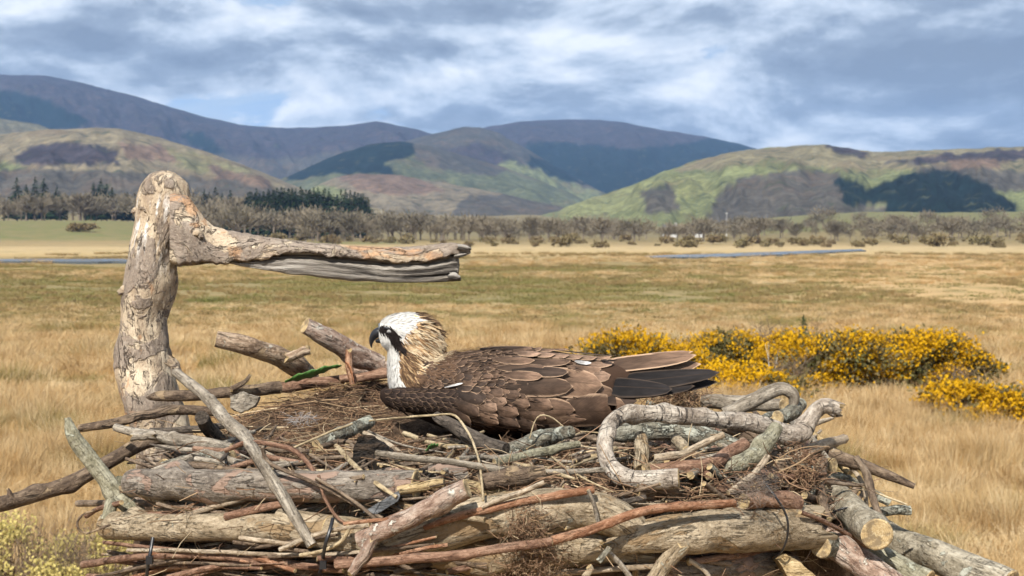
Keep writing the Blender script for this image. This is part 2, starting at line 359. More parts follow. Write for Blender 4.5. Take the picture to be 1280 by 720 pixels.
hill([(430, 215), (540, 182), (580, 168), (610, 158), (650, 152), (690, 149.5), (730, 149), (780, 153), (830, 163), (880, 170), (920, 179), (945, 186), (980, 203), (1040, 235), (1120, 262)],
     4300, 7200, 60, heather_and_shade, [(pine_and_shade, [(560, 214), (640, 190), (662, 178), (740, 180), (780, 187), (850, 180), (890, 172), (925, 179), (948, 187), (920, 215), (850, 235), (800, 262), (690, 250), (620, 215)])], 430, 1120, 2, 30)  # forest patch over the dark slope; cloud shadow is put into its colour
hill([(440, 262), (500, 178), (525, 172), (545, 167), (580, 158), (600, 159), (625, 167), (660, 186), (690, 205), (730, 228), (770, 246), (800, 262)],
     3600, 5000, 50, moor, [(pasture, [(530, 215), (600, 205), (640, 200), (700, 225), (760, 245), (760, 270), (560, 270), (545, 240)]), (heather_and_shade, [(540, 190), (600, 180), (640, 195), (610, 215), (560, 212)]),
     (pine_and_shade, [(660, 192), (700, 208), (735, 232), (700, 226), (660, 205)])], 440, 800, 3, 25)
hill([(-700, 175), (-200, 150), (-60, 145), (0, 147), (50, 155), (100, 178), (160, 205), (240, 235), (320, 262)],
     3300, 4200, 50, (.11, .10, .06), [], -700, 320, 4, 20)
hill([(300, 262), (350, 225), (380, 212), (420, 194), (460, 181), (500, 176.5), (530, 181), (570, 191), (610, 203), (650, 216), (700, 236), (760, 262)],
     3000, 3900, 45, (.085, .092, .05), [(pine_and_shade, [(355, 226), (372, 212), (420, 188), (465, 172), (512, 170), (520, 192), (480, 203), (505, 220), (430, 217), (380, 224)]), (moor, [(515, 176), (560, 184), (640, 208), (620, 222), (560, 215), (520, 200)])], 300, 760, 5, 12)
hill([(330, 262), (380, 240), (420, 221), (450, 217), (500, 219), (560, 229), (600, 237), (640, 245), (700, 258), (740, 268)],
     2200, 3000, 30, (.145, .12, .08), [(pasture, [(330, 262), (385, 232), (430, 235), (440, 262)]), (bracken, [(420, 216), (500, 216), (560, 240), (500, 245), (440, 236)]), (wood, [(580, 248), (650, 240), (720, 252), (740, 275), (560, 275)])], 330, 740, 6, 10)
hill([(-900, 210), (-300, 185), (-100, 178), (0, 168), (60, 162), (120, 159.5), (150, 161), (200, 172), (260, 190), (300, 204), (350, 225), (400, 244), (480, 262)],
     1500, 2600, 22, (.165, .137, .085), [(pasture, [(-60, 196), (20, 205), (40, 214), (-60, 216)]), (heather_and_shade, [(18, 196), (40, 184), (80, 176), (120, 182), (150, 188), (146, 206), (70, 208), (20, 205)]),
     ((.15, .14, .07), [(170, 180), (260, 195), (320, 215), (240, 215)]), (bracken, [(150, 178), (200, 182), (230, 205), (160, 200)]), (bracken, [(260, 205), (340, 225), (330, 240), (270, 225)]), (wood, [(-400, 214), (120, 212), (280, 224), (400, 250), (480, 275), (-900, 275)])], -900, 480, 7, 14)
hill([(660, 273), (700, 262), (740, 247), (790, 231), (830, 214), (870, 200), (910, 190), (960, 184), (1000, 182.5), (1035, 181), (1062, 186), (1090, 190), (1130, 189), (1180, 187.5), (1230, 184), (1280, 183), (1400, 178), (1800, 190), (2300, 230)],
     1300, 2500, 14, pasture, [(rough, [(840, 214), (900, 190), (1000, 180), (1300, 178), (1300, 225), (1180, 212), (1060, 214), (960, 200), (900, 212)]),
     ((.165, .17, .075), [(700, 255), (800, 230), (880, 215), (890, 240), (800, 262), (700, 275)]), (wood, [(895, 245), (925, 222), (1000, 212), (1052, 218), (1060, 240), (1058, 282), (880, 282)]), (wood, [(800, 240), (840, 228), (850, 262), (810, 268)]),
     (heather_and_shade, [(1030, 182), (1060, 182), (1090, 192), (1075, 198), (1045, 192)]), (heather_and_shade, [(1090, 205), (1180, 192), (1290, 186), (1290, 200), (1200, 205)]), (bracken, [(1180, 200), (1240, 198), (1250, 210), (1190, 212)]),
     (wood, [(1130, 208), (1290, 214), (1290, 240), (1255, 240)]), (pine_and_shade, [(1038, 224), (1065, 222), (1085, 236), (1110, 226), (1150, 214), (1190, 213), (1230, 228), (1272, 258), (1265, 276), (1115, 277), (1105, 255), (1060, 258)]), (wood, [(1050, 258), (1110, 260), (1115, 282), (1050, 282)])], 660, 2300, 8, 16)
# haze: the air between here and the hills
m_haze = bpy.data.materials.new('hazy air'); m_haze.use_nodes = True
g = G(m_haze.node_tree)
pv = g.n('ShaderNodeVolumePrincipled', {'Color': (.34, .58, 1.0, 1), 'Density': 6.0e-5, 'Anisotropy': .1})
g.n('ShaderNodeOutputMaterial', {'Volume': pv.outputs[0]})
hx, hz0, hz1 = 9300, -2.0, 690
hv = [(x*hx, y*hx, z) for z in (hz0, hz1) for y in (-1, 1) for x in (-1, 1)]
hm = mesh('haze', hv, [(0, 2, 3, 1), (4, 5, 7, 6), (0, 1, 5, 4), (2, 6, 7, 3), (0, 4, 6, 2), (1, 3, 7, 5)], m_haze, smooth=False)
tag(link('haze', hm), 'thin blue haze filling the valley air', 'haze', kind='stuff')
# ------------------------------------------------------------------ vegetation
def unit(a): return a/np.maximum(np.linalg.norm(a, axis=-1, keepdims=True), 1e-9)
def rand_dir(n): return unit(rng.normal(size=(n, 3)))
def cards(C, U, Vv):                         # one quad per centre
    n = len(C); V = np.stack([C-U-Vv, C+U-Vv, C+U*.7+Vv, C-U*.7+Vv], 1).reshape(-1, 3)
    return V, np.arange(n*4).reshape(n, 4)
def blades(base, tip, side, w, seg=3, bend=None):
    n = len(base); rows = []
    for k in range(seg+1):
        q = k/seg; c = base+(tip-base)*q
        if bend is not None: c = c+bend*(q*q-q)
        ww = (w*(1-.85*q))[:, None]
        rows += [c-side*ww, c+side*ww]
    V = np.stack(rows, 1); F_ = []
    for k in range(seg): F_.append(np.stack([np.arange(n)*(2*seg+2)+2*k+j for j in (0, 1, 3, 2)], -1))
    return V.reshape(-1, 3), np.concatenate(F_)
def merge(parts):
    Vs, Fs, o = [], [], 0
    for V, Fc in parts: Vs.append(V); Fs.append(Fc+o); o += len(V)
    return np.concatenate(Vs), np.concatenate(Fs)
def foliage_mat(name, c1, c2, c3=None, scale=1.2, trans=.25, loc=False):
    m, g = mat(name)
    oi = g.n('ShaderNodeObjectInfo'); pos = g.n('ShaderNodeNewGeometry').outputs['Position']
    n1 = g.noise(pos, scale, 3, .6)
    c = g.mix(g.mr(n1, .35, .65), c1, c2)
    if c3: c = g.mix(g.mr(g.noise(oi.outputs['Location'] if loc else pos, .16, 3, .6), .50, .62), c, c3)
    c = g.mix(g.m('MULTIPLY', oi.outputs['Random'], .28), c, g.mix(.5, c, (.06, .045, .02)))
    b = g.n('ShaderNodeBsdfDiffuse', {0: c}); t = g.n('ShaderNodeBsdfTranslucent', {0: c})
    ms = g.n('ShaderNodeMixShader', {0: trans, 1: b.outputs[0], 2: t.outputs[0]})
    g.n('ShaderNodeOutputMaterial', {0: ms.outputs[0]})
    return m
m_straw = foliage_mat('dry moor grass', (.60, .44, .24), (.47, .315, .15), (.28, .225, .09), .9, .3, True)
m_pale = foliage_mat('bleached grass', (.70, .55, .34), (.58, .42, .22), None, .9, .3, True)
m_gold = foliage_mat('rusty grass', (.46, .29, .125), (.36, .22, .09), None, .9, .3, True)
m_rush = foliage_mat('brown rush', (.30, .205, .095), (.22, .17, .075), None, .4, .2)
m_gorse = foliage_mat('gorse spines', (.105, .10, .036), (.17, .13, .06), None, 1.5, .15)
m_yellow = foliage_mat('gorse flowers', (.60, .34, .010), (.46, .25, .012), None, 2.5, .2)
m_catkin = foliage_mat('pale catkins', (.58, .49, .17), (.46, .37, .14), None, 2.5, .25)
m_twiggy = foliage_mat('bare shrub twigs', (.20, .145, .10), (.13, .095, .065), None, 1.0, .05)
m_crown = foliage_mat('bare winter twigs', (.205, .17, .12), (.145, .125, .09), None, .03, .1)
m_scrub = foliage_mat('olive scrub', (.185, .155, .08), (.21, .155, .085), None, .05, .1)
m_conif = foliage_mat('conifer needles', (.018, .036, .018), (.032, .048, .024), None, .2, .1)
m_trunk = foliage_mat('distant trunk bark', (.22, .18, .14), (.16, .13, .10), None, .5, 0)
# scatter of instances for grass that nobody could count
def clump(n, h, spread, w, lean=.35):
    b = np.zeros((n, 3)); a = rng.uniform(0, 2*np.pi, n); r = spread*np.sqrt(rng.random(n))
    b[:, 0] = np.cos(a)*r; b[:, 1] = np.sin(a)*r; b[:, 2] = -.08
    hh = h*rng.uniform(.45, 1.1, n); a2 = a+rng.normal(0, .8, n); ln = np.abs(rng.normal(0, lean, n))
    t = b+np.stack([np.cos(a2)*ln*hh, np.sin(a2)*ln*hh, hh], -1)
    s = rng.normal(size=(n, 3)); s[:, 2] = 0
    bend = np.stack([np.cos(a2), np.sin(a2), -np.ones(n)*.6], -1)*(ln*hh*.5)[:, None]
    return blades(b, t, unit(s), w*rng.uniform(.6, 1.3, n), 3, bend)
def scatter(name, meshes, pts, rot, scl, idx, label, cat):
    coll = bpy.data.collections.new(name+'_source')
    for i, me in enumerate(meshes):
        coll.objects.link(bpy.data.objects.new('%s_tuft_%02d' % (name, i), me))
    me = bpy.data.meshes.new(name); me.vertices.add(len(pts)); me.vertices.foreach_set('co', np.asarray(pts, np.float32).ravel())
    me.attributes.new('rot', 'FLOAT_VECTOR', 'POINT').data.foreach_set('vector', np.asarray(rot, np.float32).ravel())
    me.attributes.new('scl', 'FLOAT_VECTOR', 'POINT').data.foreach_set('vector', np.asarray(scl, np.float32).ravel())
    me.attributes.new('idx', 'INT', 'POINT').data.foreach_set('value', np.asarray(idx, np.int32))
    o = tag(link(name, me), label, cat, kind='stuff')
    nt = bpy.data.node_groups.new(name, 'GeometryNodeTree')
    nt.interface.new_socket('Geometry', in_out='INPUT', socket_type='NodeSocketGeometry')
    nt.interface.new_socket('Geometry', in_out='OUTPUT', socket_type='NodeSocketGeometry')
    N = nt.nodes.new; L = nt.links.new
    i, ou, ip, ci = N('NodeGroupInput'), N('NodeGroupOutput'), N('GeometryNodeInstanceOnPoints'), N('GeometryNodeCollectionInfo')
    ci.inputs['Collection'].default_value = coll; ci.inputs['Separate Children'].default_value = True; ci.inputs['Reset Children'].default_value = True
    def na(nm, ty):
        a = N('GeometryNodeInputNamedAttribute'); a.data_type = ty; a.inputs[0].default_value = nm; return a.outputs[0]
    ip.inputs['Pick Instance'].default_value = True
    L(i.outputs[0], ip.inputs['Points']); L(ci.outputs[0], ip.inputs['Instance']); L(na('idx', 'INT'), ip.inputs['Instance Index'])
    er = N('FunctionNodeEulerToRotation'); L(na('rot', 'FLOAT_VECTOR'), er.inputs[0]); L(er.outputs[0], ip.inputs['Rotation'])
    L(na('scl', 'FLOAT_VECTOR'), ip.inputs['Scale']); L(ip.outputs[0], ou.inputs[0])
    o.modifiers.new('scatter', 'NODES').node_group = nt
    return o
def wedge(n, d0, d1, px0=-160, px1=1440, power=1.0):
    D = d0+(d1-d0)*rng.random(n)**power; px = rng.uniform(px0, px1, n)
    x = (px-640)/F*D; return np.stack([x, D, gh(x, D)], -1), px, D
tufts = []
for i in range(6):
    V, Fc = clump(95, rng.uniform(.55, .8), rng.uniform(.26, .45), .0085, .38); tufts.append(mesh('tuft', V, Fc, [m_straw, m_straw, m_straw, m_straw, m_pale, m_gold][i], smooth=False))
n1 = 5200; p1, px1, D1 = wedge(n1, 21, 46, power=.75); n2 = 10500; p2, px2, D2 = wedge(n2, 44, 112, power=.85)
pts = np.concatenate([p1, p2]); n = len(pts)
hgt = .10+1.6*vf(pts[:, 0]/1.5, pts[:, 1]/2.0, 2, 11)**1.3; wide = np.concatenate([np.ones(n1), 1.5*np.ones(n2)])*(.8+.5*rng.random(n))
fade = np.concatenate([np.ones(n1), 1-.68*sm(D2, 60, 98)]); hgt = hgt*fade
rot = np.zeros((n, 3)); rot[:, 2] = rng.uniform(0, 6.28, n); rot[:, :2] = rng.normal(0, .10, (n, 2))
scatter('dry_grass', tufts, pts, rot, np.stack([wide, wide, hgt], -1), rng.integers(0, 6, n), 'tall straw coloured dry grass over the near marsh', 'grass')
rt = []
for i in range(4):
    V, Fc = clump(60, .55, .42, .03, .45); rt.append(mesh('rush', V, Fc, m_rush, smooth=False))
n = 9000; pr, pxr, Dr = wedge(n, 80, 340, power=.9)
keep = vf(pr[:, 0]/14, pr[:, 1]/22, 3, 21) > .47; pr = pr[keep]; n = len(pr)
sc_ = rng.uniform(.3, .85, n)*(1+pr[:, 1]/380); rot = np.zeros((n, 3)); rot[:, 2] = rng.uniform(0, 6.28, n)
scatter('rush_tussocks', rt, pr, rot, np.stack([sc_*1.5, sc_, sc_*.75], -1), rng.integers(0, 4, n), 'brown rush tussocks dotted over the green flat marsh', 'rushes')

n = 5000; ps, pxs, Ds = wedge(n, 150, 310, power=.9)
keep = (vf(ps[:, 0]/18+4, ps[:, 1]/30, 3, 23) > .54) | ((pxs > 820) & (rng.random(n) < .6)); ps = ps[keep]; n = len(ps)
sc_ = rng.uniform(.5, 1.1, n)*(1+ps[:, 1]/400); rot = np.zeros((n, 3)); rot[:, 2] = rng.uniform(0, 6.28, n)
scatter('pale_grass', tufts, ps, rot, np.stack([sc_*1.9, sc_*1.2, sc_*.5], -1), rng.integers(0, 6, n), 'short pale grass patches across the far marsh', 'grass')
m_olive = foliage_mat('short olive marsh grass', (.205, .185, .07), (.275, .205, .09), (.165, .165, .055), .12, .25, True)
ot_ = []
for i in range(4):
    V, Fc = clump(70, .4, .55, .016, .5); ot_.append(mesh('olive_tuft', V, Fc, m_olive, smooth=False))
n = 9500; ps, pxs, Ds = wedge(n, 82, 230, power=.9); keep = (rng.random(n) > .75*sm(pxs, 850, 1150)) & (vf(ps[:, 0]/6, ps[:, 1]/10, 3, 27) > .36); ps = ps[keep]; n = len(ps)
sc_ = rng.uniform(.7, 1.4, n)*(1+ps[:, 1]/500); rot = np.zeros((n, 3)); rot[:, 2] = rng.uniform(0, 6.28, n)
scatter('olive_grass', ot_, ps, rot, np.stack([sc_*1.7, sc_*1.2, sc_*.42], -1), rng.integers(0, 4, n), 'short olive green grass over the middle of the marsh', 'grass')
def bush_points(n, w, dp, h, lobes, seed):   # points near the skin of a lobed bush
    r_ = np.random.default_rng(seed); P_ = []; N_ = []
    L_ = []
    for k in range(lobes):
        rx = w*r_.uniform(.16, .3); rz = h*r_.uniform(.26, .42)
        c = np.array([r_.uniform(-.5, .5)*(w-rx*1.6), r_.uniform(-.5, .5)*dp*.6, 0]); top = h*(1-.5*abs(c[0]/w*2)**2)*r_.uniform(.52, 1.0)
        c[2] = max(top-rz, rz*.6); L_.append((c, np.array([rx, dp*.3, rz])))
    for k in range(lobes):
        c, r = L_[k]; m = n//lobes; d_ = unit(r_.normal(size=(m, 3))); d_[:, 2] = np.where(d_[:, 2] < -.5, -d_[:, 2], d_[:, 2])
        q = c+d_*r*(1-.45*r_.random((m, 1))**2)*(1+.22*r_.normal(size=(m, 1))); P_.append(q); N_.append(d_)
    # skirt of branches below the lobes
    P_ = np.concatenate(P_); N_ = np.concatenate(N_); P_[:, 2] = np.abs(P_[:, 2])
    return P_, N_
def bush(name, px, base, wpx, top, label, cat, mats, nleaf, nflow, leaf, flow, seed, group=None, thr=.45, lobes=9):
    D = CAMH*F/(base-285); w = wpx/F*D; h = CAMH-(top-285)/F*D; x = (px-640)/F*D; z = float(gh(x, D)); h = max(h-z, .4)
    root = tag(empty(name, (x, D, z)), label, cat, group)
    o = np.array([x, D, z])
    Pp, Nn = bush_points(nleaf, w, w*.7, h, lobes, seed)
    U = rand_dir(len(Pp))*leaf; Vv = unit(Nn+.7*rand_dir(len(Pp)))*leaf*1.5
    V, Fc = cards(o+Pp, U, Vv); link('foliage', mesh('foliage', V, Fc, mats[0], smooth=False), root)['kind'] = 'stuff'
    Pf, Nf = bush_points(nflow*3, w*1.02, w*.72, h*1.03, lobes, seed)
    k = (vf(Pf[:, 0]*1.6+Pf[:, 1], Pf[:, 2]*2.2+Pf[:, 1], 3, seed) > thr) & (Nf[:, 2] > -.25)
    Pf, Nf = Pf[k][:nflow], Nf[k][:nflow]
    U = rand_dir(len(Pf))*flow; Vv = unit(np.cross(U, rand_dir(len(Pf))))*flow
    V, Fc = cards(o+Pf+Nf*leaf*.6, U, Vv); link('flowers', mesh('flowers', V, Fc, mats[1], smooth=False), root)['kind'] = 'stuff'
    nb = 160; b = np.zeros((nb, 3)); b[:, 0] = rng.normal(0, w*.12, nb); b[:, 1] = rng.normal(0, w*.1, nb); b[:, 2] = -.1
    tp = np.stack([rng.uniform(-.42, .42, nb)*w, rng.uniform(-.25, .25, nb)*w, rng.uniform(.35, 1.02, nb)*h], -1)
    sd = unit(np.cross(tp-b, rand_dir(nb))); V, Fc = blades(o+b, o+tp, sd, np.full(nb, .014), 2)
    link('stem', mesh('stem', V, Fc, m_twiggy, smooth=False), root)
    return root
GB = 'gorse bushes in the marsh'
for i, (px, base, wpx, top, lab, nl, nf) in enumerate([
    (800, 492, 190, 417, 'flowering gorse bush right behind the tail feathers, leftmost of the yellow bushes', 7000, 5200),
    (930, 512, 175, 458, 'low bright yellow gorse bush just above the arched stick of the nest', 6500, 5600),
    (905, 470, 120, 414, 'gorse bush with sparse flowers behind the low bright one', 5000, 2400),
    (1045, 488, 190, 409, 'tallest and broadest yellow gorse bush, right of the small dark sapling', 7500, 5600),
    (1150, 486, 170, 414, 'rounded yellow gorse bush at the right end of the big gorse clump', 6500, 4200),
    (1222, 488, 80, 436, 'brownish gorse bush with few flowers tapering off the clump', 3500, 700),
    (1228, 534, 150, 478, 'separate small gorse bush at the right edge of the picture', 6500, 4600)]):
    bush('gorse_bush', px, base, wpx, top, lab, 'gorse', (m_gorse, m_yellow), int(nl*1.1), int(nf*3.8), .042, .035, 100+i, GB, [.42, .38, .50, .41, .43, .55, .42][i], 17)
CB = 'pale catkin shrubs below the nest'
for i, (px, base, wpx, top, lab, nf) in enumerate([
    (10, 770, 250, 640, 'pale yellow catkin shrub at the bottom left corner of the picture', 2600),
    (120, 790, 190, 668, 'pale yellow catkin shrub beside the left end of the lowest logs', 2200)]):
    D = CAMH*F/(base-285)
    r_ = bush('catkin_shrub', px, base, wpx, top, lab, 'shrub', (m_twiggy, m_catkin), 1500, int(nf*1.7), .014, .018, 200+i, CB, .38, 10)
    o = np.array(r_.location); w = wpx/F*D; h = CAMH-(top-285)/F*D
    nb = 420; b = np.stack([rng.uniform(-.45, .45, nb)*w, rng.uniform(-.3, .3, nb)*w, np.zeros(nb)], -1)
    tp = b*1.15+np.stack([rng.normal(0, .12, nb), rng.normal(0, .12, nb), rng.uniform(.5, 1.05, nb)*h], -1)
    V, Fc = blades(o+b, o+tp, unit(np.cross(tp-b, rand_dir(nb))), np.full(nb, .006), 3, rng.normal(0, .1, (nb, 3)))
    link('twig', mesh('twig', V, Fc, m_twiggy, smooth=False), r_)['kind'] = 'stuff'
# bare shrubs and saplings among the gorse
def bare(name, px, base, wpx, top, label, cat, n, w0, m=m_twiggy, seed=0, stemw=.03):
    D = CAMH*F/(base-285); w = wpx/F*D; x = (px-640)/F*D; z = float(gh(x, D)); h = CAMH-(top-285)/F*D-z
    root = tag(empty(name, (x, D, z)), label, cat); o = np.array([x, D, z])
    k = max(4, n//40); b = np.zeros((k, 3)); b[:, 0] = rng.normal(0, .08, k); b[:, 2] = -.1
    tp = np.stack([rng.normal(0, .25, k)*w, rng.normal(0, .2, k)*w, rng.uniform(.55, .9, k)*h], -1)
    V, Fc = blades(o+b, o+tp, unit(np.cross(tp-b, rand_dir(k))), np.full(k, stemw), 3, rng.normal(0, .15, (k, 3)))
    link('stem', mesh('stem', V, Fc, m, smooth=False), root)
    s = rng.integers(0, k, n); q = rng.uniform(.15, .95, n)[:, None]; b2 = b[s]+(tp[s]-b[s])*q
    t2 = b2+np.stack([rng.normal(0, .22, n)*w, rng.normal(0, .2, n)*w, rng.uniform(.08, .4, n)*h], -1)
    V, Fc = blades(o+b2, o+t2, unit(np.cross(t2-b2, rand_dir(n))), np.full(n, w0), 3, rng.normal(0, .06, (n, 3)))
    link('twig', mesh('twig', V, Fc, m_twiggy, smooth=False), root)['kind'] = 'stuff'
    return root
m_birch_far = foliage_mat('white sapling stem', (.62, .58, .50), (.5, .46, .4), None, 3, 0)
bare('bare_shrub', 972, 470, 95, 393, 'bare reddish-grey shrub standing up between the gorse bushes', 'shrub', 420, .008)
bare('bare_shrub', 765, 470, 90, 402, 'faint bare twiggy shrub above the raised tail feathers', 'shrub', 240, .006)
bare('bare_shrub', 985, 508, 70, 440, 'low grey twiggy shrub in front of the gorse clump', 'shrub', 420, .008)
bare('bare_shrub', 1190, 500, 70, 452, 'brown twiggy shrub under the rounded gorse bush', 'shrub', 300, .008)
bare('birch_sapling', 967, 500, 16, 418, 'thin birch sapling with a white stem among the gorse', 'sapling', 30, .006, m_birch_far, 0, .028)
def conifer_mesh(h, r, n, seed):
    r_ = np.random.default_rng(seed); zz = h*(.08+.92*r_.random(n)**1.25); rr = r*(1-zz/h)**.8*r_.uniform(.35, 1.12, n); a = r_.uniform(0, 6.28, n)
    C = np.stack([np.cos(a)*rr, np.sin(a)*rr, zz], -1); out = np.stack([np.cos(a), np.sin(a), -.35*np.ones(n)], -1)
    sz = r*.17*(1.25-zz/h)
    U = np.stack([-np.sin(a), np.cos(a), r_.normal(0, .35, n)], -1)*sz[:, None]; return cards(C, U, unit(out)*sz[:, None]*1.7)
def trunk_mesh(h, r, sides=6):
    V = []; 
    for k, (z, q) in enumerate(((-.5, 1), (h*.4, .75), (h, .12))):
        for s in range(sides): a = 6.2832*s/sides; V.append((math.cos(a)*r*q, math.sin(a)*r*q, z))
    Fc = [[k*sides+s, k*sides+(s+1) % sides, (k+1)*sides+(s+1) % sides, (k+1)*sides+s] for k in range(2) for s in range(sides)]
    return np.array(V), np.array(Fc)
D = CAMH*F/(448-285); x = (1005-640)/F*D; z = float(gh(x, D))
r0 = tag(empty('conifer_sapling', (x, D, z)), 'small dark green conifer sapling poking up behind the gorse', 'sapling'); o = np.array([x, D, z])
V, Fc = conifer_mesh(1.75, .42, 420, 5); link('crown', mesh('crown', V+o, Fc, foliage_mat('sapling needles', (.05, .075, .03), (.07, .08, .035), None, 2, .1), smooth=False), r0)
V, Fc = trunk_mesh(1.6, .03); link('trunk', mesh('trunk', V+o, Fc, m_trunk), r0)

# distant trees: a few of each kind, copied one by one
def tree_kind(kind, h, i):
    rs = np.random.default_rng(300+i)
    if kind == 'conifer':
        V, Fc = conifer_mesh(h, h*rs.uniform(.16, .22), 330, 310+i); c = mesh('crown', V, Fc, m_conif, smooth=False); t = mesh('trunk', *trunk_mesh(h*.9, h*.014), m_trunk)
    elif kind == 'scrub':
        Pp, Nn = bush_points(420, h*1.9, h*1.5, h, 6, 320+i); V, Fc = cards(Pp, rand_dir(len(Pp))*.28, unit(Nn+rand_dir(len(Pp)))*.42); c = mesh('crown', V, Fc, m_scrub, smooth=False); t = mesh('trunk', *trunk_mesh(h*.6, .12), m_trunk)
    else:
        n = 430; Pp, Nn = bush_points(n, h*rs.uniform(.85, 1.2), h*.8, h*.72, 8, 330+i); Pp[:, 2] += h*.27
        up = unit(Nn*[1, 1, .5]+np.array([0, 0, .75])+.45*rand_dir(len(Pp)))
        V, Fc = cards(Pp, unit(np.cross(up, rand_dir(len(Pp))))*rs.uniform(.07, .17, (len(Pp), 1)), up*rs.uniform(.5, 1.2, (len(Pp), 1))*h/14)
        c = mesh('crown', V, Fc, m_crown, smooth=False)
        parts = [trunk_mesh(h*.75, h*.022)]
        k = 16; b = np.zeros((k, 3)); b[:, 2] = rs.uniform(.15, .5, k)*h; tp = np.stack([rs.normal(0, .22, k)*h, rs.normal(0, .2, k)*h, rs.uniform(.5, .9, k)*h], -1)
        parts.append(blades(b, tp, unit(np.cross(tp-b, rs.normal(size=(k, 3)))), np.full(k, .13), 2, rs.normal(0, .6, (k, 3))))
        t = mesh('trunk', *merge(parts), m_trunk)
    return c, t
KIND = {'conifer': [tree_kind('conifer', 24, i) for i in range(4)], 'bare': [tree_kind('bare', 13, i) for i in range(6)], 'scrub': [tree_kind('scrub', 3.6, i) for i in range(4)]}
def plant(kind, name, px, D, hscale, label, cat, group):
    x = (px-640)/F*D; z = float(gh(x, D)); c, t = random.choice(KIND[kind])
    root = tag(empty(name, (x, D, z-.1)), label, cat, group); root.rotation_euler.z = random.uniform(0, 6.28); s = hscale; wf = 1.45 if kind == 'bare' else 1.5 if kind == 'conifer' else 1; root.scale = (s*wf*random.uniform(.85, 1.2), s*wf*random.uniform(.85, 1.2), s)
    for nm, me in (('crown', c), ('trunk', t)):
        o_ = bpy.data.objects.new(nm, me); COL.objects.link(o_); o_.parent = root
for i in range(56):
    px = 310+i*2.7+random.uniform(-2, 2); top = 235+6*abs((i-24)/28)+random.uniform(-3, 5); D = random.uniform(850, 940)
    plant('conifer', 'conifer', px, D, (CAMH+(285-top)/F*D)/24, 'dark conifer in the straight plantation rows behind the split limb', 'conifer', 'conifers of the plantation behind the perch')
for px, top in ((22, 222), (34, 230), (45, 221), (56, 223), (72, 232), (118, 228), (127, 224), (134, 230), (141, 234), (160, 240), (256, 236), (262, 240), (270, 234), (278, 241), (288, 238)):
    D = random.uniform(930, 1020); z = float(gh((px-640)/F*D, D))
    plant('conifer', 'conifer', px, D, (CAMH+(285-top)/F*D-z)/24, 'dark conifer rising out of the bare woodland left of the plantation', 'conifer', 'scattered conifers in the left woodland')
for i in range(62):
    px = random.uniform(-70, 320); D = random.uniform(840, 1000); top = random.uniform(238, 258)+max(0, px-200)*.03; z = float(gh((px-640)/F*D, D))
    plant('bare', 'bare_tree', px, D, (CAMH+(285-top)/F*D-z)/13, 'bare brown tree in the woodland above the left green field', 'tree', 'bare trees of the left woodland')
for i in range(80):
    px = random.uniform(225, 640); D = random.uniform(640, 790); top = 260+max(0, px-330)*.045+random.uniform(-6, 8)
    plant('bare', 'bare_tree', px, D, (CAMH+(285-top)/F*D)/13, 'bare grey-brown tree in the belt of woodland behind the split limb', 'tree', 'bare trees of the middle woodland belt')
for i in range(170):
    px = random.uniform(600, 1360); D = random.uniform(620, 900); top = random.uniform(268, 288)
    plant('bare', 'bare_tree', px, D, max(.25, (CAMH+(285-top)/F*D)/13), 'low bare tree in the woodland strip at the foot of the right hill', 'tree', 'bare trees of the right woodland strip')
for i in range(110):
    px = random.uniform(180, 1380); D = random.uniform(430, 640) if px > 560 else random.uniform(540, 640)
    plant('scrub', 'scrub_bush', px, D, random.uniform(.25, 1.15)*(.7+.3*random.random()), 'low olive scrub bush along the far edge of the marsh', 'bush', 'scrub bushes along the far marsh edge')
for px, D, s, w_ in ((382, 560, .45, 'leftmost and tallest'), (470, 560, .4, 'rightmost'), (432, 575, .3, 'middle and smallest')):
    plant('bare', 'bare_tree', px, D, s, w_+' of three lone bare trees on the strip seen above the limb', 'tree', 'lone small trees on the green strip')
for px in (90, 112, 96, 104):
    D = 640; plant('scrub', 'scrub_bush', px+random.uniform(-3, 3), D+random.uniform(-8, 8), 1.0, 'brown bush in the left green field', 'bush', 'bushes in the left green field')

# far white farm buildings and a mast
m_white, g = mat('white render'); g.out((.46, .45, .43), .8)
m_slate, g = mat('slate roof'); g.out((.10, .105, .12), .6)
m_pane, g = mat('dark window'); g.out((.03, .035, .04), .15)
def cuboid(x0, x1, y0, y1, z0, z1):
    V = [(x, y, z) for z in (z0, z1) for y in (y0, y1) for x in (x0, x1)]
    return V, [(0, 2, 3, 1), (4, 5, 7, 6), (0, 1, 5, 4), (2, 6, 7, 3), (0, 4, 6, 2), (1, 3, 7, 5)]
def house(px, D, w, h, label, dz=0):
    x = (px-640)/F*D; z = float(gh(x, D))+dz; root = tag(empty('farmhouse', (x, D, z)), label, 'house', 'far white farm buildings'); dp = 6.0
    V, Fc = cuboid(x-w/2, x+w/2, D, D+dp, z-3, z+h); link('wall', mesh('wall', V, Fc, m_white, smooth=False), root)
    e = .35; rv = [(x-w/2-e, D-e, z+h-.1), (x+w/2+e, D-e, z+h-.1), (x+w/2+e, D+dp+e, z+h-.1), (x-w/2-e, D+dp+e, z+h-.1), (x-w/2-e, D+dp/2, z+h+2.6), (x+w/2+e, D+dp/2, z+h+2.6)]
    r = link('roof', mesh('roof', rv, [(0, 1, 5, 4), (2, 3, 4, 5), (0, 4, 3), (1, 2, 5), (3, 2, 1, 0)], m_slate, smooth=False), root)
    V, Fc = cuboid(x+w/2-1.3, x+w/2-.3, D+dp/2-.5, D+dp/2+.5, z+h+1.5, z+h+3.6); link('chimney', mesh('chimney', V, Fc, m_white, smooth=False), r)
    for k in range(3):
        for q in range(2):
            cx = x-w/2+w*(k+.5)/3; V, Fc = cuboid(cx-.5, cx+.5, D-.06, D+.1, z+.9+q*2.5, z+2.2+q*2.5); link('window', mesh('window', V, Fc, m_pane, smooth=False), root)
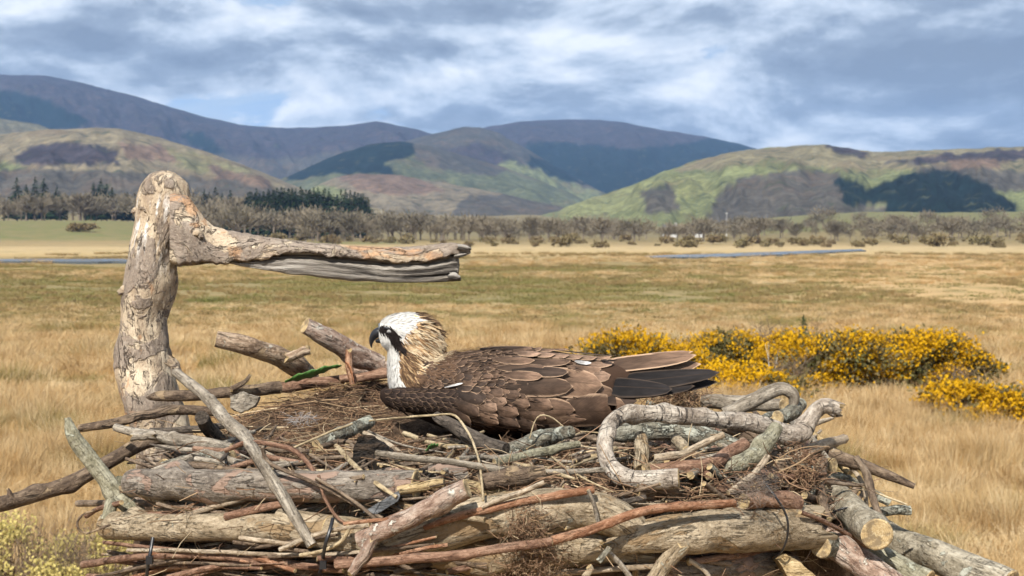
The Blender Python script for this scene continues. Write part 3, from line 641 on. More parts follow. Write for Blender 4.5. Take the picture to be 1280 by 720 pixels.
house(838, 905, 8, 3.6, 'larger white farmhouse at the foot of the right hill', 1)
house(872, 915, 6, 2.8, 'smaller white farm building right of the larger farmhouse', 1)
house(94, 1030, 7, 4, 'pale house half hidden in the left woodland', 9)
D = 900; x = (908-640)/F*D; z = float(gh(x, D)); r0 = tag(empty('mast', (x, D, z)), 'thin pale mast beside the far farm buildings', 'mast')
V, Fc = trunk_mesh(14, .35, 8); link('pole', mesh('pole', V+np.array([x, D, z]), Fc, m_white), r0)
V, Fc = cuboid(x-.7, x+.7, D-.15, D+.15, z+12.6, z+12.9); link('bracket', mesh('bracket', V, Fc, m_white, smooth=False), r0)
# ------------------------------------------------------------------ nest
def crom(pts, m):                            # Catmull-Rom resample of rows (any width)
    p = np.asarray(pts, float); n = len(p)
    if n == 2: return p[0]+(p[1]-p[0])*np.linspace(0, 1, m)[:, None]
    e = np.concatenate([[2*p[0]-p[1]], p, [2*p[-1]-p[-2]]]); L = np.concatenate([[0], np.cumsum(np.linalg.norm(np.diff(p[:, :3], axis=0), axis=1))])
    s = np.linspace(0, L[-1], m); k = np.clip(np.searchsorted(L, s, 'right')-1, 0, n-2); t = ((s-L[k])/np.maximum(L[k+1]-L[k], 1e-9))[:, None]
    a, b, c, d = e[k], e[k+1], e[k+2], e[k+3]
    return .5*(2*b+(c-a)*t+(2*a-5*b+4*c-d)*t*t+(3*b-3*c+d-a)*t**3)
def tube(pts, rad, sides=10, rings=24, amp=.08, freq=30., ends=('cut', 'cut'), knots=0, jag=.0, squash=None):
    q = crom(np.column_stack([np.asarray(pts, float), rad]), rings); c = q[:, :3]; r = np.maximum(q[:, 3], 1e-4)
    if amp > 0 and rings > 7: z9 = random.uniform(0, 99); c = c+np.array([tuple(mnoise.noise_vector((i*rings**-.5*.9, z9, .3))) for i in range(rings)])*(np.minimum(r*.30, .0022)*np.sin(np.linspace(0, np.pi, rings))**.5)[:, None]
    tg = unit(np.gradient(c, axis=0)); s = np.concatenate([[0], np.cumsum(np.linalg.norm(np.diff(c, axis=0), axis=1))])
    u = np.cross(tg[0], [0, 0, 1.]); u = u if np.linalg.norm(u) > .05 else np.cross(tg[0], [0, 1., 0]); u = u/np.linalg.norm(u)
    V = np.zeros((rings, sides, 3)); SC = np.zeros((rings, sides, 3)); a = np.arange(sides)/sides*2*np.pi; so_ = random.uniform(0, 90)
    kn = [(random.uniform(.1, .9)*s[-1], random.uniform(0, 6.28), random.uniform(.25, .5)) for _ in range(knots)]
    for i in range(rings):
        u = u-tg[i]*np.dot(u, tg[i]); u = u/np.linalg.norm(u); w = np.cross(tg[i], u)
        ri = np.full(sides, r[i])
        for j in range(sides):
            nx, ny, nz = math.cos(a[j])*r[i]*freq, math.sin(a[j])*r[i]*freq, s[i]*freq*.6+so_
            ri[j] *= 1+amp*((.7 if r[i] > .012 else 1.2)*mnoise.noise((nx, ny, nz))+.6*mnoise.noise((nx*2.3, ny*2.3, nz*2.1+9))+.4*mnoise.noise((nx*6, ny*6, nz*4+5)))
        for ks, ka, kr in kn:
            dd = ((s[i]-ks)/(r[i]*1.1))**2+((np.angle(np.exp(1j*(a-ka))))/.7)**2; ri = ri*(1+kr*np.exp(-dd))
        if squash is not None: ri = ri*(1-squash*np.sin(a)**2)
        V[i] = c[i]+np.outer(np.cos(a)*ri, u)+np.outer(np.sin(a)*ri, w)
        SC[i] = np.stack([np.cos(a)*ri, np.sin(a)*ri, np.full(sides, s[i])], -1)
    for end, i, sg in ((ends[0], 0, -1), (ends[1], rings-1, 1)):
        if end == 'broken': V[i] += np.outer(np.array([random.uniform(-.2, 1.4) for _ in range(sides)])*r[i]*.9*sg, tg[i])
        if end == 'slant': V[i] += np.outer(np.cos(a+so_)*r[i]*.8*sg, tg[i])
    ix = np.arange(rings*sides).reshape(rings, sides); nx_ = np.roll(ix, -1, 1)
    Fc = np.stack([ix[:-1], nx_[:-1], nx_[1:], ix[1:]], -1).reshape(-1, 4)
    caps = []
    for i, sg in ((0, -1), (rings-1, 1)):
        rim = V[i]; cc = rim.mean(0); inn = cc+(rim-cc)*.9+tg[i]*sg*r[i]*.07; i2 = cc+(rim-cc)*.45+tg[i]*sg*r[i]*.03
        VV = np.concatenate([rim, inn, i2, [cc]]); sc = np.concatenate([SC[i], SC[i]*[.9, .9, 1], SC[i]*[.45, .45, 1], [[0, 0, s[i]]]])
        f = []
        for j in range(sides):
            k = (j+1) % sides
            for a0 in (0, sides): f.append((a0+j, a0+k, a0+sides+k, a0+sides+j) if sg > 0 else (a0+k, a0+j, a0+sides+j, a0+sides+k))
            f.append((2*sides+j, 2*sides+k, 3*sides) if sg > 0 else (2*sides+k, 2*sides+j, 3*sides))
        caps.append((VV, f, sc))
    return V.reshape(-1, 3), Fc, SC.reshape(-1, 3), caps
def Yf(px): return 2.45-.52*np.sqrt(np.maximum(0, 1-((px-620)/520.)**2))
def Yt(py): return 609/(py-285.)
def depth(px, py, mode, off):
    if mode == 'F': return Yf(px)+off
    if mode == 'T': return max(Yf(px)+.02, min(Yt(py), 2.95))+off
    return mode+off
def world(pts, mode, off=0.):
    return [P(p[0], p[1], p[2] if len(p) > 2 else depth(p[0], p[1], mode, off)) for p in pts]
def centred(o):                              # move the origin to the middle of the mesh
    me = o.data; n = len(me.vertices); co = np.empty(n*3, np.float32); me.vertices.foreach_get('co', co); co = co.reshape(-1, 3); c = co.mean(0)
    me.vertices.foreach_set('co', (co-c).ravel()); o.location = c.tolist(); me.update(); return o
def stick(name, label, cat, m, pts, r, mode='F', off=0., ends=('cut', 'cut'), group=None, amp=.09, knots=None, stubs=(), cutend=None, sides=None, rings=None, freq=30, mats=None):
    W_ = world(pts, mode, off); n = len(pts)
    rp = np.interp(np.linspace(0, 1, n), np.linspace(0, 1, len(r)), r) if isinstance(r, (list, tuple)) else np.full(n, r)
    R = [rp[i]*W_[i].y/F for i in range(n)]
    Lpx = sum(math.hypot(pts[i+1][0]-pts[i][0], pts[i+1][1]-pts[i][1]) for i in range(n-1)); rm = max(rp)
    sides = sides or (6 if rm < 3 else 9 if rm < 6 else 14 if rm < 11 else 22); rings = rings or int(max(6, min(90, Lpx/(3.0 if rm > 6 else 6)+3)))
    V, Fc, SC, caps = tube(W_, R, sides, rings, amp, freq, ends, knots if knots is not None else (0 if rm < 5 else int(Lpx/110)+1))
    big = rm >= 9 if cutend is None else cutend
    mi = None; mm = B[m]
    faces = [tuple(f) for f in Fc]; mi = [0]*len(faces); VV = [V]; SS = [SC]; o_ = len(V)
    if not big:
        for cv, cf, cs in caps:
            faces += [tuple(x+o_ for x in f) for f in cf]; mi += [1]*len(cf); VV.append(cv); SS.append(cs); o_ += len(cv)
    endm = mm if m in ('dark', 'char') else m_cut if ends[0] == 'cut' else B['yellow'] if m not in ('dark', 'char', 'slate', 'grey') else mm
    me = mesh(name, np.concatenate(VV), faces, [mm, endm], attrs={'sco': np.concatenate(SS)}, mi=mi)
    o = centred(tag(link(name, me), label, cat, group))
    if big:
        for (cv, cf, cs), e in zip(caps, ends):
            me = mesh('cut_end', cv, cf, (B[m] if m in ('dark', 'char') else m_cut if e == 'cut' else B['yellow']), attrs={'sco': cs}, smooth=False); link('cut_end', me, o)
    for sp_, sr, sY in stubs:                # side shoots that belong to the stick
        Ws = [P(a, b, sY) for a, b in sp_]; k = len(Ws)
        V, Fc, SC, caps = tube(Ws, [sr[min(i, len(sr)-1)]*sY/F for i in range(k)], 10, 12, amp, freq, ('broken', 'broken'))
        faces = [tuple(f) for f in Fc]; VV = [V]; SS = [SC]; o_ = len(V); mi = [0]*len(faces)
        for cv, cf, cs in caps: faces += [tuple(x+o_ for x in f) for f in cf]; mi += [1]*len(cf); VV.append(cv); SS.append(cs); o_ += len(cv)
        link('side_shoot', mesh('side_shoot', np.concatenate(VV), faces, [mm, m_cut], attrs={'sco': np.concatenate(SS)}, mi=mi), o)
    return o
CX, CY_ = -.015, 2.47
def ztop(x, y):
    r = np.sqrt(((x-CX)/.53)**2+((y-CY_)/.49)**2)
    z = CAMH-.322+.050*sm(y, 2.42, 2.85)*(1-.6*sm(x, -.1, .25))-.07*sm(r, .78, 1.0)-.02*sm(x, .1, .3)
    return z+(vf(x*26, y*26, 4, 31)-.5)*.03+(vf(x*75, y*75, 3, 33)-.5)*.016
# packed core of the nest
m_soil, g = mat('packed moss and soil')
pos = g.n('ShaderNodeNewGeometry').outputs['Position']
n1 = g.noise(pos, 45, 6, .7); n2 = g.noise(pos, 240, 4, .7)
c = g.ramp(n1, [(.3, (.03, .02, .014)), (.5, (.095, .06, .038)), (.7, (.19, .125, .08))])
c = g.mix(g.mr(n2, .5, .7, 0, .6), c, (.31, .22, .15))
g.out(c, .95, g.bump(g.m('ADD', n1, n2), 1.0, .012), .1)
nr_, na_ = 60, 150
TT, AA = np.meshgrid(np.concatenate([np.linspace(.001, 1, nr_), 1+np.linspace(.02, 1, 22)]), np.linspace(0, 2*np.pi, na_, endpoint=False), indexing='ij')
rr_ = np.minimum(TT, 1)*(1+.05*(vf(np.cos(AA)*3+5, np.sin(AA)*3+5, 3, 41)-.5)); xx = CX+np.cos(AA)*rr_*.53; yy = CY_+np.sin(AA)*rr_*.49
zz = ztop(xx, yy); down = np.clip(TT-1, 0, 1); bul = 1+.06*np.sin(np.pi*down)-.18*down**2+(vf(AA*9, down*6, 3, 43)-.5)*.07*(down > 0)
xx = CX+(xx-CX)*bul; yy = CY_+(yy-CY_)*bul; zz = np.where(TT > 1, CAMH-.322-.07-down*.33, zz)
ix = np.arange(TT.size).reshape(TT.shape); nx_ = np.roll(ix, -1, 1)
core = mesh('nest_core', np.stack([xx, yy, zz], -1), np.stack([ix[:-1], nx_[:-1], nx_[1:], ix[1:]], -1).reshape(-1, 4), m_soil)
tag(link('nest_core', core), 'packed brown moss, earth and litter filling the nest under the bird', 'nest', kind='stuff')
# fibres, grass stems and litter lying on it
m_fib, g = mat('dry roots and grass fibres')
fc = g.attr('tint', 'Color'); g.out(fc, .85, None, .2)
def fibres(base, dirs, length, rad_w, curl, seg=4, flat=.72):
    n = len(base); c = base.copy(); d_ = unit(dirs); rows = []; cv = rng.normal(0, 1, (n, 3))*curl
    for k in range(seg+1):
        w = (rad_w*(1-.45*k/seg))[:, None]; s_ = unit(np.cross(d_, [0.3, .1, 1.])); t_ = unit(np.cross(s_, d_))
        rows.append(np.stack([c+s_*w, c-s_*w*.5+t_*w*.87, c-s_*w*.5-t_*w*.87], 1))
        c = c+d_*(length/seg)[:, None]; d_ = d_+cv+rng.normal(0, 1, (n, 3))*curl*.5; d_[:, 2] *= flat; d_ = unit(d_)
    V = np.stack(rows, 1); st = (seg+1)*3; Fc = []; a = np.arange(n)*st
    for k in range(seg):
        for j in range(3): Fc.append(np.stack([a+k*3+j, a+k*3+(j+1) % 3, a+k*3+3+(j+1) % 3, a+k*3+3+j], -1))
    return V.reshape(-1, 3), np.concatenate(Fc), st
PAL = np.array([(.30, .185, .11), (.215, .125, .073), (.14, .08, .048), (.40, .27, .155), (.52, .40, .25), (.09, .06, .042)])
def fibre_obj(name, base, dirs, length, w, curl, probs, label, cat, seg=4):
    V, Fc, st = fibres(base, dirs, length, w, curl, seg); col = np.ones((len(base), 4)); col[:, :3] = PAL[rng.choice(6, len(base), p=probs)]*rng.uniform(.5, 1.05, (len(base), 1))
    return tag(link(name, mesh(name, V, Fc, m_fib, smooth=False, attrs={'tint': np.repeat(col, st, 0)})), label, cat, kind='stuff')
n = 17000; a = rng.uniform(0, 6.28, n); r_ = np.sqrt(rng.random(n))*.97; x = CX+np.cos(a)*r_*.53; y = CY_+np.sin(a)*r_*.49
kp = ~((x > -.19) & (x < .20) & (y > 2.36) & (y < 2.60)) & (rng.random(n) > .6*sm(x, .12, .25)); x, y = x[kp], y[kp]; n = len(x)
b = np.stack([x, y, ztop(x, y)+rng.uniform(-.004, .010, n)], -1); d_ = rng.normal(size=(n, 3)); d_[:, 2] *= .15
fibre_obj('nest_lining', b, d_, rng.uniform(.012, .045, n), rng.uniform(.0003, .0008, n), .55, [.34, .28, .14, .16, .04, .04], 'fine brown roots and moss lining the bowl of the nest', 'nest lining')
n = 520; a = rng.uniform(0, 6.28, n); r_ = np.sqrt(rng.random(n))*1.0; x = CX+np.cos(a)*r_*.53; y = CY_+np.sin(a)*r_*.49
kp = ~((x > -.24) & (x < .24) & (y > 2.26) & (y < 2.66)); x, y = x[kp], y[kp]; n = len(x)
b = np.stack([x, y, ztop(x, y)+.006+rng.uniform(0, .012, n)], -1); d_ = rng.normal(size=(n, 3)); d_[:, 2] *= .12
fibre_obj('grass_stems', b, d_, rng.uniform(.05, .16, n), rng.uniform(.0006, .0013, n), .12, [.15, .12, .05, .3, .33, .05], 'broken straws and grass stems strewn over the nest', 'straw')
# litter and hair hanging on the front wall
n = 1700; px = rng.uniform(190, 1040, n); py = rng.uniform(600, 735, n); b = Pn(px, py, Yf(px)+rng.uniform(.02, .07, n)); d_ = rng.normal(size=(n, 3)); d_[:, 1] *= .5; d_[:, 2] *= .6
fibre_obj('wall_litter', b, d_, rng.uniform(.02, .08, n), rng.uniform(.0004, .0011, n), .35, [.3, .25, .2, .12, .06, .07], 'fine rootlets and hair caught between the logs of the nest wall', 'litter')
n = 720; px = np.concatenate([rng.uniform(210, 1000, 520), rng.uniform(790, 985, 200)]); py = np.concatenate([rng.uniform(565, 732, 520), rng.uniform(545, 625, 200)])
yy_ = np.where(py > 600, Yf(px)+rng.uniform(.012, .05, n), np.maximum(Yf(px)+.02, 609/(py-285))+rng.uniform(.02, .08, n)); b = Pn(px, py, yy_); d_ = rng.normal(size=(n, 3))*[1, .5, .33]
fibre_obj('twig_litter', b, d_, rng.uniform(.025, .08, n), rng.uniform(.0006, .0013, n), .14, [.3, .2, .15, .2, .12, .03], 'short thin twigs and bark strips filling the gaps of the nest wall', 'litter', 4)
def tuft_px(cx, cy, sx_, sy_, n, off):
    px = rng.normal(cx, sx_, n); py = rng.normal(cy, sy_, n); return Pn(px, py, Yf(px)+off+rng.normal(0, .010, n))
d_ = rng.normal(size=(1200, 3)); fibre_obj('root_tuft', np.concatenate([tuft_px(660, 664, 13, 16, 600, -.03), tuft_px(668, 704, 20, 11, 600, -.02)]), d_, rng.uniform(.008, .028, 1200), rng.uniform(.0003, .0006, 1200), .6, [.4, .2, .1, .22, .06, .02], 'clump of brown rootlets hanging below the bent log in front', 'root clump')
n = 320; b = np.array(P(998, 588, 2.16))+rng.normal(0, 1, (n, 3))*[.012, .012, .016]; fibre_obj('root_tuft', b, rng.normal(size=(n, 3)), rng.uniform(.012, .05, n), rng.uniform(.0004, .0008, n), .5, [.35, .3, .2, .1, 0, .05], 'curly brown root clump under the grey forked stick at right', 'root clump')
n = 900; b = np.array(P(848, 496, 2.60))+rng.normal(0, 1, (n, 3))*[.025, .02, .013]; fibre_obj('root_tuft', b, rng.normal(size=(n, 3)), rng.uniform(.01, .04, n), rng.uniform(.0004, .0008, n), .5, [.2, .2, .2, .25, .1, .05], 'ball of tangled roots under the dark wing tips', 'root clump')

# standing dead perch with its split limb
m_perch, g = mat('bleached dead trunk')
co = g.attr('sco'); lo = g.v('MULTIPLY', co, (1, 1, .4))
n1 = g.noise(lo, 30, 7, .66, .5); n2 = g.noise(co, 11, 6, .62, .8); n3 = g.noise(co, 150, 4, .7); n4 = g.noise(g.v('MULTIPLY', co, (1, 1, .7)), 8, 5, .6, .4)
c = g.ramp(n1, [(.28, (.20, .145, .10)), (.46, (.42, .325, .225)), (.64, (.60, .50, .365))])
grey = g.ramp(n1, [(.3, (.12, .095, .078)), (.6, (.27, .22, .18)), (.8, (.40, .34, .285))])
pm = g.mr(n2, .47, .51); c = g.mix(g.m('MULTIPLY', pm, .85), c, grey)
c = g.mix(g.mr(n4, .565, .60, 0, .75), c, (.42, .235, .12))
c = g.mix(g.mr(n3, .62, .72, 0, .55), c, (.13, .09, .07))
s3 = g.n('ShaderNodeSeparateXYZ', {0: co})
dr = g.m('MULTIPLY', g.mr(g.noise(g.v('MULTIPLY', co, (1, 1, .16)), 42, 4, .6), .52, .60), g.m('MULTIPLY', g.mr(s3.outputs[2], .03, .06), g.mr(s3.outputs[2], .19, .12)))
c = g.mix(g.m('MULTIPLY', dr, g.mr(n2, .58, .46, 0, .9)), c, (.78, .76, .72))
fz = g.noise(g.v('MULTIPLY', co, (1, 1, .35)), 30, 5, .65, .9); fine = g.noise(g.v('MULTIPLY', co, (1, 1, .5)), 330, 4, .75)
ck = g.m('MULTIPLY', g.mr(g.m('ABSOLUTE', g.m('SUBTRACT', fz, .5)), .016, .004), g.mr(n1, .48, .54)); c = g.mix(g.m('MULTIPLY', ck, .85), c, (.05, .035, .028))
c = g.mix(g.mr(fine, .52, .68, 0, .65), c, (.13, .095, .07)); c = g.mix(g.mr(fine, .46, .30, 0, .4), c, (.66, .56, .43))
mid_ = g.noise(g.v('MULTIPLY', co, (1, 1, .8)), 60, 5, .7, .6); c = g.mix(g.mr(mid_, .54, .62, 0, .55), c, (.24, .18, .135)); n1 = g.m('ADD', n1, g.m('ADD', g.m('MULTIPLY', mid_, .7), g.m('MULTIPLY', fine, .4)))
h = g.m('ADD', g.m('MULTIPLY', pm, .8), g.m('ADD', n1, g.m('MULTIPLY', n3, .3))); h = g.m('SUBTRACT', h, g.m('MULTIPLY', ck, 1.2))
g.out(c, .85, g.bump(h, .9, .007), .2)
m_split, g = mat('split grey heartwood')
co = g.attr('sco'); lo = g.v('MULTIPLY', co, (1, 1, .045)); n1 = g.noise(lo, 140, 6, .7, .1); n2 = g.noise(lo, 40, 4, .6)
c = g.ramp(g.m('ADD', g.m('MULTIPLY', n1, .6), g.m('MULTIPLY', n2, .4)), [(.40, (.035, .03, .026)), (.5, (.25, .22, .185)), (.60, (.46, .42, .365))])
g.out(c, .8, g.bump(n1, 1.0, .012), .2)
PY = 2.78
perch = tag(empty('dead_tree_perch', P(215, 720, PY)), 'bleached dead trunk with one split limb pointing right, standing behind the nest', 'dead tree')
tp = [(213, 215, 8), (211, 222, 25), (208, 236, 33), (204, 256, 35), (198, 285, 32), (192, 310, 31), (187, 335, 31), (183, 365, 32), (180, 400, 31), (182, 440, 32), (188, 480, 34), (196, 515, 37), (205, 550, 39), (210, 590, 40), (212, 660, 41), (214, 900, 44), (216, 1120, 46)]
Wp = [P(a, b, PY) for a, b, _ in tp]
V, Fc, SC, caps = tube(Wp, [q[2]*.92*PY/F for q in tp], 60, 210, .10, 34, ('round', 'cut'), knots=12)
faces = [tuple(f) for f in Fc]; faces += [tuple(x+len(V) for x in f) for f in caps[0][1]]
link('trunk', mesh('trunk', np.concatenate([V, caps[0][0]]), faces, m_perch, attrs={'sco': np.concatenate([SC, caps[0][2]])}), perch)
ST = np.array([(212, 244, 312, 314, 34), (226, 242, 316, 318, 37), (238, 249, 318, 320, 35), (248, 262, 319, 321, 31), (258, 275, 320, 323, 27), (268, 282, 320.5, 326, 24), (285, 287, 321, 330, 23), (320, 294, 318, 336, 22), (360, 300, 315, 342, 22), (400, 304, 316, 347, 21), (440, 307, 320, 351, 21), (480, 308.5, 325, 353, 21), (510, 308, 325, 353.5, 20), (540, 305.5, 322, 353, 20), (565, 303, 317, 352, 19), (588, 306, 315, 350, 12)])
def limb_part(name, m, x0, x1, n, sec, k):
    xs = np.linspace(x0, x1, n); V = []; SC = []
    for i, x in enumerate(xs):
        yt, ym, yb, w = [np.interp(x, ST[:, 0], ST[:, j]) for j in (1, 2, 3, 4)]
        for j, (dy, dz) in enumerate(sec(x, yt, ym, yb, w, i, n)):
            V.append(P(x+(i/(n-1))**26*9*(mnoise.noise((j*.9, 3.1, n))-.25), dy, 2.74+dz*2.74/F)); SC.append(((dy-ym)*.0013, dz*.0013, x*.00135))
    V = np.array([tuple(q) for q in V]); ix = np.arange(n*k).reshape(n, k); nx_ = np.roll(ix, -1, 1); faces = [tuple(f) for f in np.stack([ix[:-1], nx_[:-1], nx_[1:], ix[1:]], -1).reshape(-1, 4)]
    faces += [tuple(range(k))[::-1], tuple(range((n-1)*k, n*k))]
    me = mesh(name, V, faces, m, attrs={'sco': np.array(SC)}); bm = bmesh.new(); bm.from_mesh(me); bmesh.ops.recalc_face_normals(bm, faces=bm.faces); bm.to_mesh(me); bm.free()
    return link(name, me, perch)
def shell(x, yt, ym, yb, w, i, n):
    out = []; k = 30; edge = 4.5*mnoise.noise((x*.045, 3.3, 0))+3*mnoise.noise((x*.13, 1.3, 0))
    grow = 1-.75*sm(x, 560, 588)**2
    for j in range(22):
        a = math.pi*(-.14+1.28*j/21); nz = 1+.06*mnoise.noise((x*.03, a*1.7, 0))+.05*mnoise.noise((x*.10, a*4, 5))+.03*mnoise.noise((x*.3, a*9, 5))
        out.append((ym-math.sin(a)*(ym-yt)*nz*(1 if math.sin(a) > 0 else .5)+(edge if j < 4 else 0), -math.cos(a)*w*nz*grow))
    for j in range(8):
        q = 1-j/7; out.append((ym-4+2.5*math.sin(q*9+x*.02), (-.80+1.6*q)*w*grow*.9))
    return out
def slab(x, yt, ym, yb, w, i, n):
    out = []; tp_ = ym-7; e = sm(x, 470, 500); rag = 1.5*mnoise.noise((x*.04, 9, 0))
    def prof(q):                              # depth of the front face at height q: ridges along the grain
        return -.70*w+(6.5*math.exp(-((q-.36)/.09)**2)*(1-.55*e)+3*math.exp(-((q-.62)/.05)**2)*e+2.5*math.exp(-((q-.80)/.04)**2)*e)+2.2*mnoise.noise((x*.006, q*11, 2))+1.0*mnoise.noise((x*.012, q*31, 4))
    for j in range(26): q = j/25; out.append((tp_+(yb+rag-tp_)*q, prof(q)+(5*max(0, q-.9)/.1*.6)))
    for j in range(6): q = j/5; out.append((yb+rag-1.5*q, -.3*w+q*.95*w))
    for j in range(6): q = 1-j/5; out.append((tp_+(yb-tp_)*q*.9, .7*w))
    return out
limb_part('limb', m_perch, 212, 588, 170, shell, 30)
limb_part('split_wood', m_split, 236, 574, 150, slab, 38)
# ragged end splinters of the limb
for (x0, y0, x1, y1, r) in ((562, 345, 575, 347, 4.5), (570, 320, 582, 318, 2.5), (574, 309, 588, 311, 3.5)):
    V, Fc, SC, caps = tube([P(x0, y0, 2.722), P((x0+x1)/2, (y0+y1)/2, 2.722), P(x1, y1, 2.722)], [r*.0013, r*.0013, r*.0006], 8, 8, .2, 60, ('broken', 'broken'))
    link('splinter', mesh('splinter', np.concatenate([V, caps[1][0]]), [tuple(f) for f in Fc]+[tuple(q+len(V) for q in f) for f in caps[1][1]], m_split, attrs={'sco': np.concatenate([SC, caps[1][2]])}), perch)
for (x0, y0, x1, y1, r, Yk) in ((158, 363, 150, 366, 5, 2.76), (213, 452, 224, 466, 7, 2.72), (171, 262, 166, 265, 4, 2.78), (246, 292, 251, 296, 5, 2.70)):
    V, Fc, SC, caps = tube([P(x0, y0, Yk), P((x0+x1)/2, (y0+y1)/2-1, Yk), P(x1, y1, Yk)], [r*.0014, r*.0013, r*.0008], 10, 8, .3, 60, ('broken', 'broken'))
    link('knot', mesh('knot', np.concatenate([V, caps[1][0]]), [tuple(f) for f in Fc]+[tuple(q+len(V) for q in f) for f in caps[1][1]], m_perch, attrs={'sco': np.concatenate([SC, caps[1][2]])}), perch)

# the sticks, one by one
s = stick
GB_ = 'large sticks and logs of the nest'
s('log', 'long pale tan log lying level, lowest thick log at the nest left', 'log', 'tan', [(137, 657), (220, 659), (310, 659), (412, 663)], [17.5, 17, 17.5, 19], 'F', .0, group=GB_)
s('log', 'grey log with a pink peeled streak, above the long pale tan log', 'log', 'pinkgrey', [(166, 604), (250, 606), (340, 607), (430, 608), (520, 606)], [18, 20, 20, 20, 18], 'F', .015, group=GB_)
s('log', 'reddish smooth log end sticking out behind the grey-pink log', 'log', 'pinkgrey', [(430, 607, 2.03), (520, 600, 2.03), (582, 597, 2.04)], [17, 15, 13], group=GB_)
s('log', 'big bent yellowish log arching across the nest front', 'log', 'tan', [(350, 655), (420, 668), (490, 675), (550, 662), (610, 645), (680, 637), (740, 639), (780, 655), (806, 678)], [20, 24, 26, 27, 27, 27, 26, 24, 18], 'F', .005, group=GB_, amp=.06)
s('log', 'lower tan log under the bent one, frayed and broken at left', 'log', 'tan', [(500, 690), (580, 694), (660, 690), (740, 682), (800, 690)], [14, 20, 24, 24, 18], 'F', .03, ends=('broken', 'broken'), group=GB_)
s('log', 'thick pale log at front right with a cable tie and a broken end', 'log', 'tan', [(762, 684), (800, 672), (850, 667), (910, 664), (960, 662), (1010, 660)], [11, 20, 25, 27, 27, 27], 'F', -.005, ends=('broken', 'broken'), group=GB_, amp=.06, stubs=(([(848, 684), (832, 702), (815, 728)], [13, 11, 10], 1.96),))
s('log', 'dark red-streaked log along the bottom edge at right', 'log', 'pinkgrey', [(790, 715), (860, 710), (930, 708), (990, 710)], [16, 20, 20, 18], 'F', .03, group=GB_)
s('log', 'tan log half hidden between the two left logs', 'log', 'tan', [(200, 632), (300, 635), (400, 640), (470, 640)], [12, 14, 14, 12], 'F', .05, group=GB_)
s('log', 'thick birch log with a bright sawn end facing the camera at right', 'log', 'ash', [(1032, 608, 2.34), (1055, 630, 2.24), (1078, 652, 2.14), (1096, 668, 2.06)], [17, 19, 20, 20.5], group=GB_, amp=.05)
s('log', 'smooth pale log running out of the picture at the bottom right', 'log', 'ash', [(1085, 655, 2.42), (1130, 680, 2.36), (1190, 704, 2.28), (1240, 724, 2.22), (1262, 733, 2.2)], [17, 19, 21, 22, 22], group=GB_, amp=.05)
s('log', 'short log with pinkish flaking bark under the sawn birch log', 'log', 'mottled', [(1012, 660, 2.16), (1050, 685, 2.12), (1090, 712, 2.09), (1120, 735, 2.07)], [15, 18, 18, 18], group=GB_)
s('log', 'stubby lichen log end just right of the broken thick log', 'log', 'lichen', [(1070, 690, 2.2), (1045, 680, 2.13), (1026, 684, 2.09)], [15, 16, 14], group=GB_)
s('log', 'shaded log in the gap below the sawn birch log', 'log', 'green', [(1060, 678, 2.26), (1110, 703, 2.2), (1160, 728, 2.16)], [15, 16, 16], group=GB_)
s('branch', 'white birch branch bent into a hoop right of the bird', 'branch', 'birch', [(848, 598, 1.98), (815, 599, 1.985), (784, 596, 2.0), (763, 580, 2.02), (756, 556, 2.05), (761, 534, 2.08), (775, 520, 2.1), (795, 515.5, 2.12), (840, 518, 2.14), (890, 524, 2.17), (940, 529, 2.2), (980, 541, 2.22), (1000, 543, 2.23), (1012, 526, 2.24), (1021, 514, 2.25), (1031, 508, 2.25), (1046, 511, 2.25)], [12.5, 12, 11.5, 10.5, 10, 10, 10, 10.5, 10.5, 11, 11.5, 12, 12.5, 10.5, 10, 9.5, 8], ends=('cut', 'broken'), group=GB_, amp=.13, knots=18, rings=150, stubs=(([(1038, 513), (1046, 518), (1052, 519)], [6, 4, 1.5], 2.25), ([(968, 544), (964, 536), (966, 530)], [6, 5, 3], 2.2)))
s('branch', 'grey stick with a knot hole rising to the birch hoop', 'branch', 'green', [(888, 584, 2.1), (915, 583, 2.1), (938, 574, 2.11), (955, 556, 2.13), (970, 534, 2.16)], [7, 12, 12, 11, 9], ends=('broken', 'cut'), group=GB_, knots=3)
s('branch', 'arched purple-brown stick bent down at its tip, behind the birch hoop', 'branch', 'grey', [(905, 518, 2.32), (935, 505, 2.32), (962, 491, 2.32), (980, 487, 2.32), (992, 494, 2.32), (992, 506, 2.32)], [8, 9, 9, 8.5, 8, 6], group=GB_)
s('branch', 'short stick with a round cut end under the arched stick', 'branch', 'lichen', [(1000, 506, 2.36), (988, 516, 2.3), (972, 522, 2.27)], [9, 9.5, 9], group=GB_)
s('branch', 'pale weathered stick lying behind the arched stick', 'branch', 'grey', [(880, 502, 2.6), (930, 505, 2.55), (978, 506, 2.5)], [9, 10, 7], group=GB_)
s('branch', 'long tapering brown stick pointing out to the right of the nest', 'branch', 'brown', [(905, 532, 2.36), (960, 552, 2.34), (1010, 563, 2.32), (1060, 575, 2.30), (1105, 592, 2.28), (1143, 608, 2.27)], [8, 9, 9, 8, 6.5, 3.5], group=GB_)
s('branch', 'yellowish stripped stick under the long tapering stick', 'branch', 'yellow', [(1010, 538, 2.42), (1036, 562, 2.4), (1062, 592, 2.36)], [5, 5.5, 5], group=GB_)
s('branch', 'dark lichen-crusted branch running behind the birch hoop', 'branch', 'lichen', [(762, 540, 2.28), (820, 537, 2.28), (870, 543, 2.28), (925, 560, 2.28)], [10, 13, 13, 10], group=GB_)
s('branch', 'upright pale stub standing inside the birch hoop', 'branch', 'tan', [(800, 545, 2.14), (803, 562, 2.12), (802, 586, 2.1)], [8, 9, 8], group=GB_)
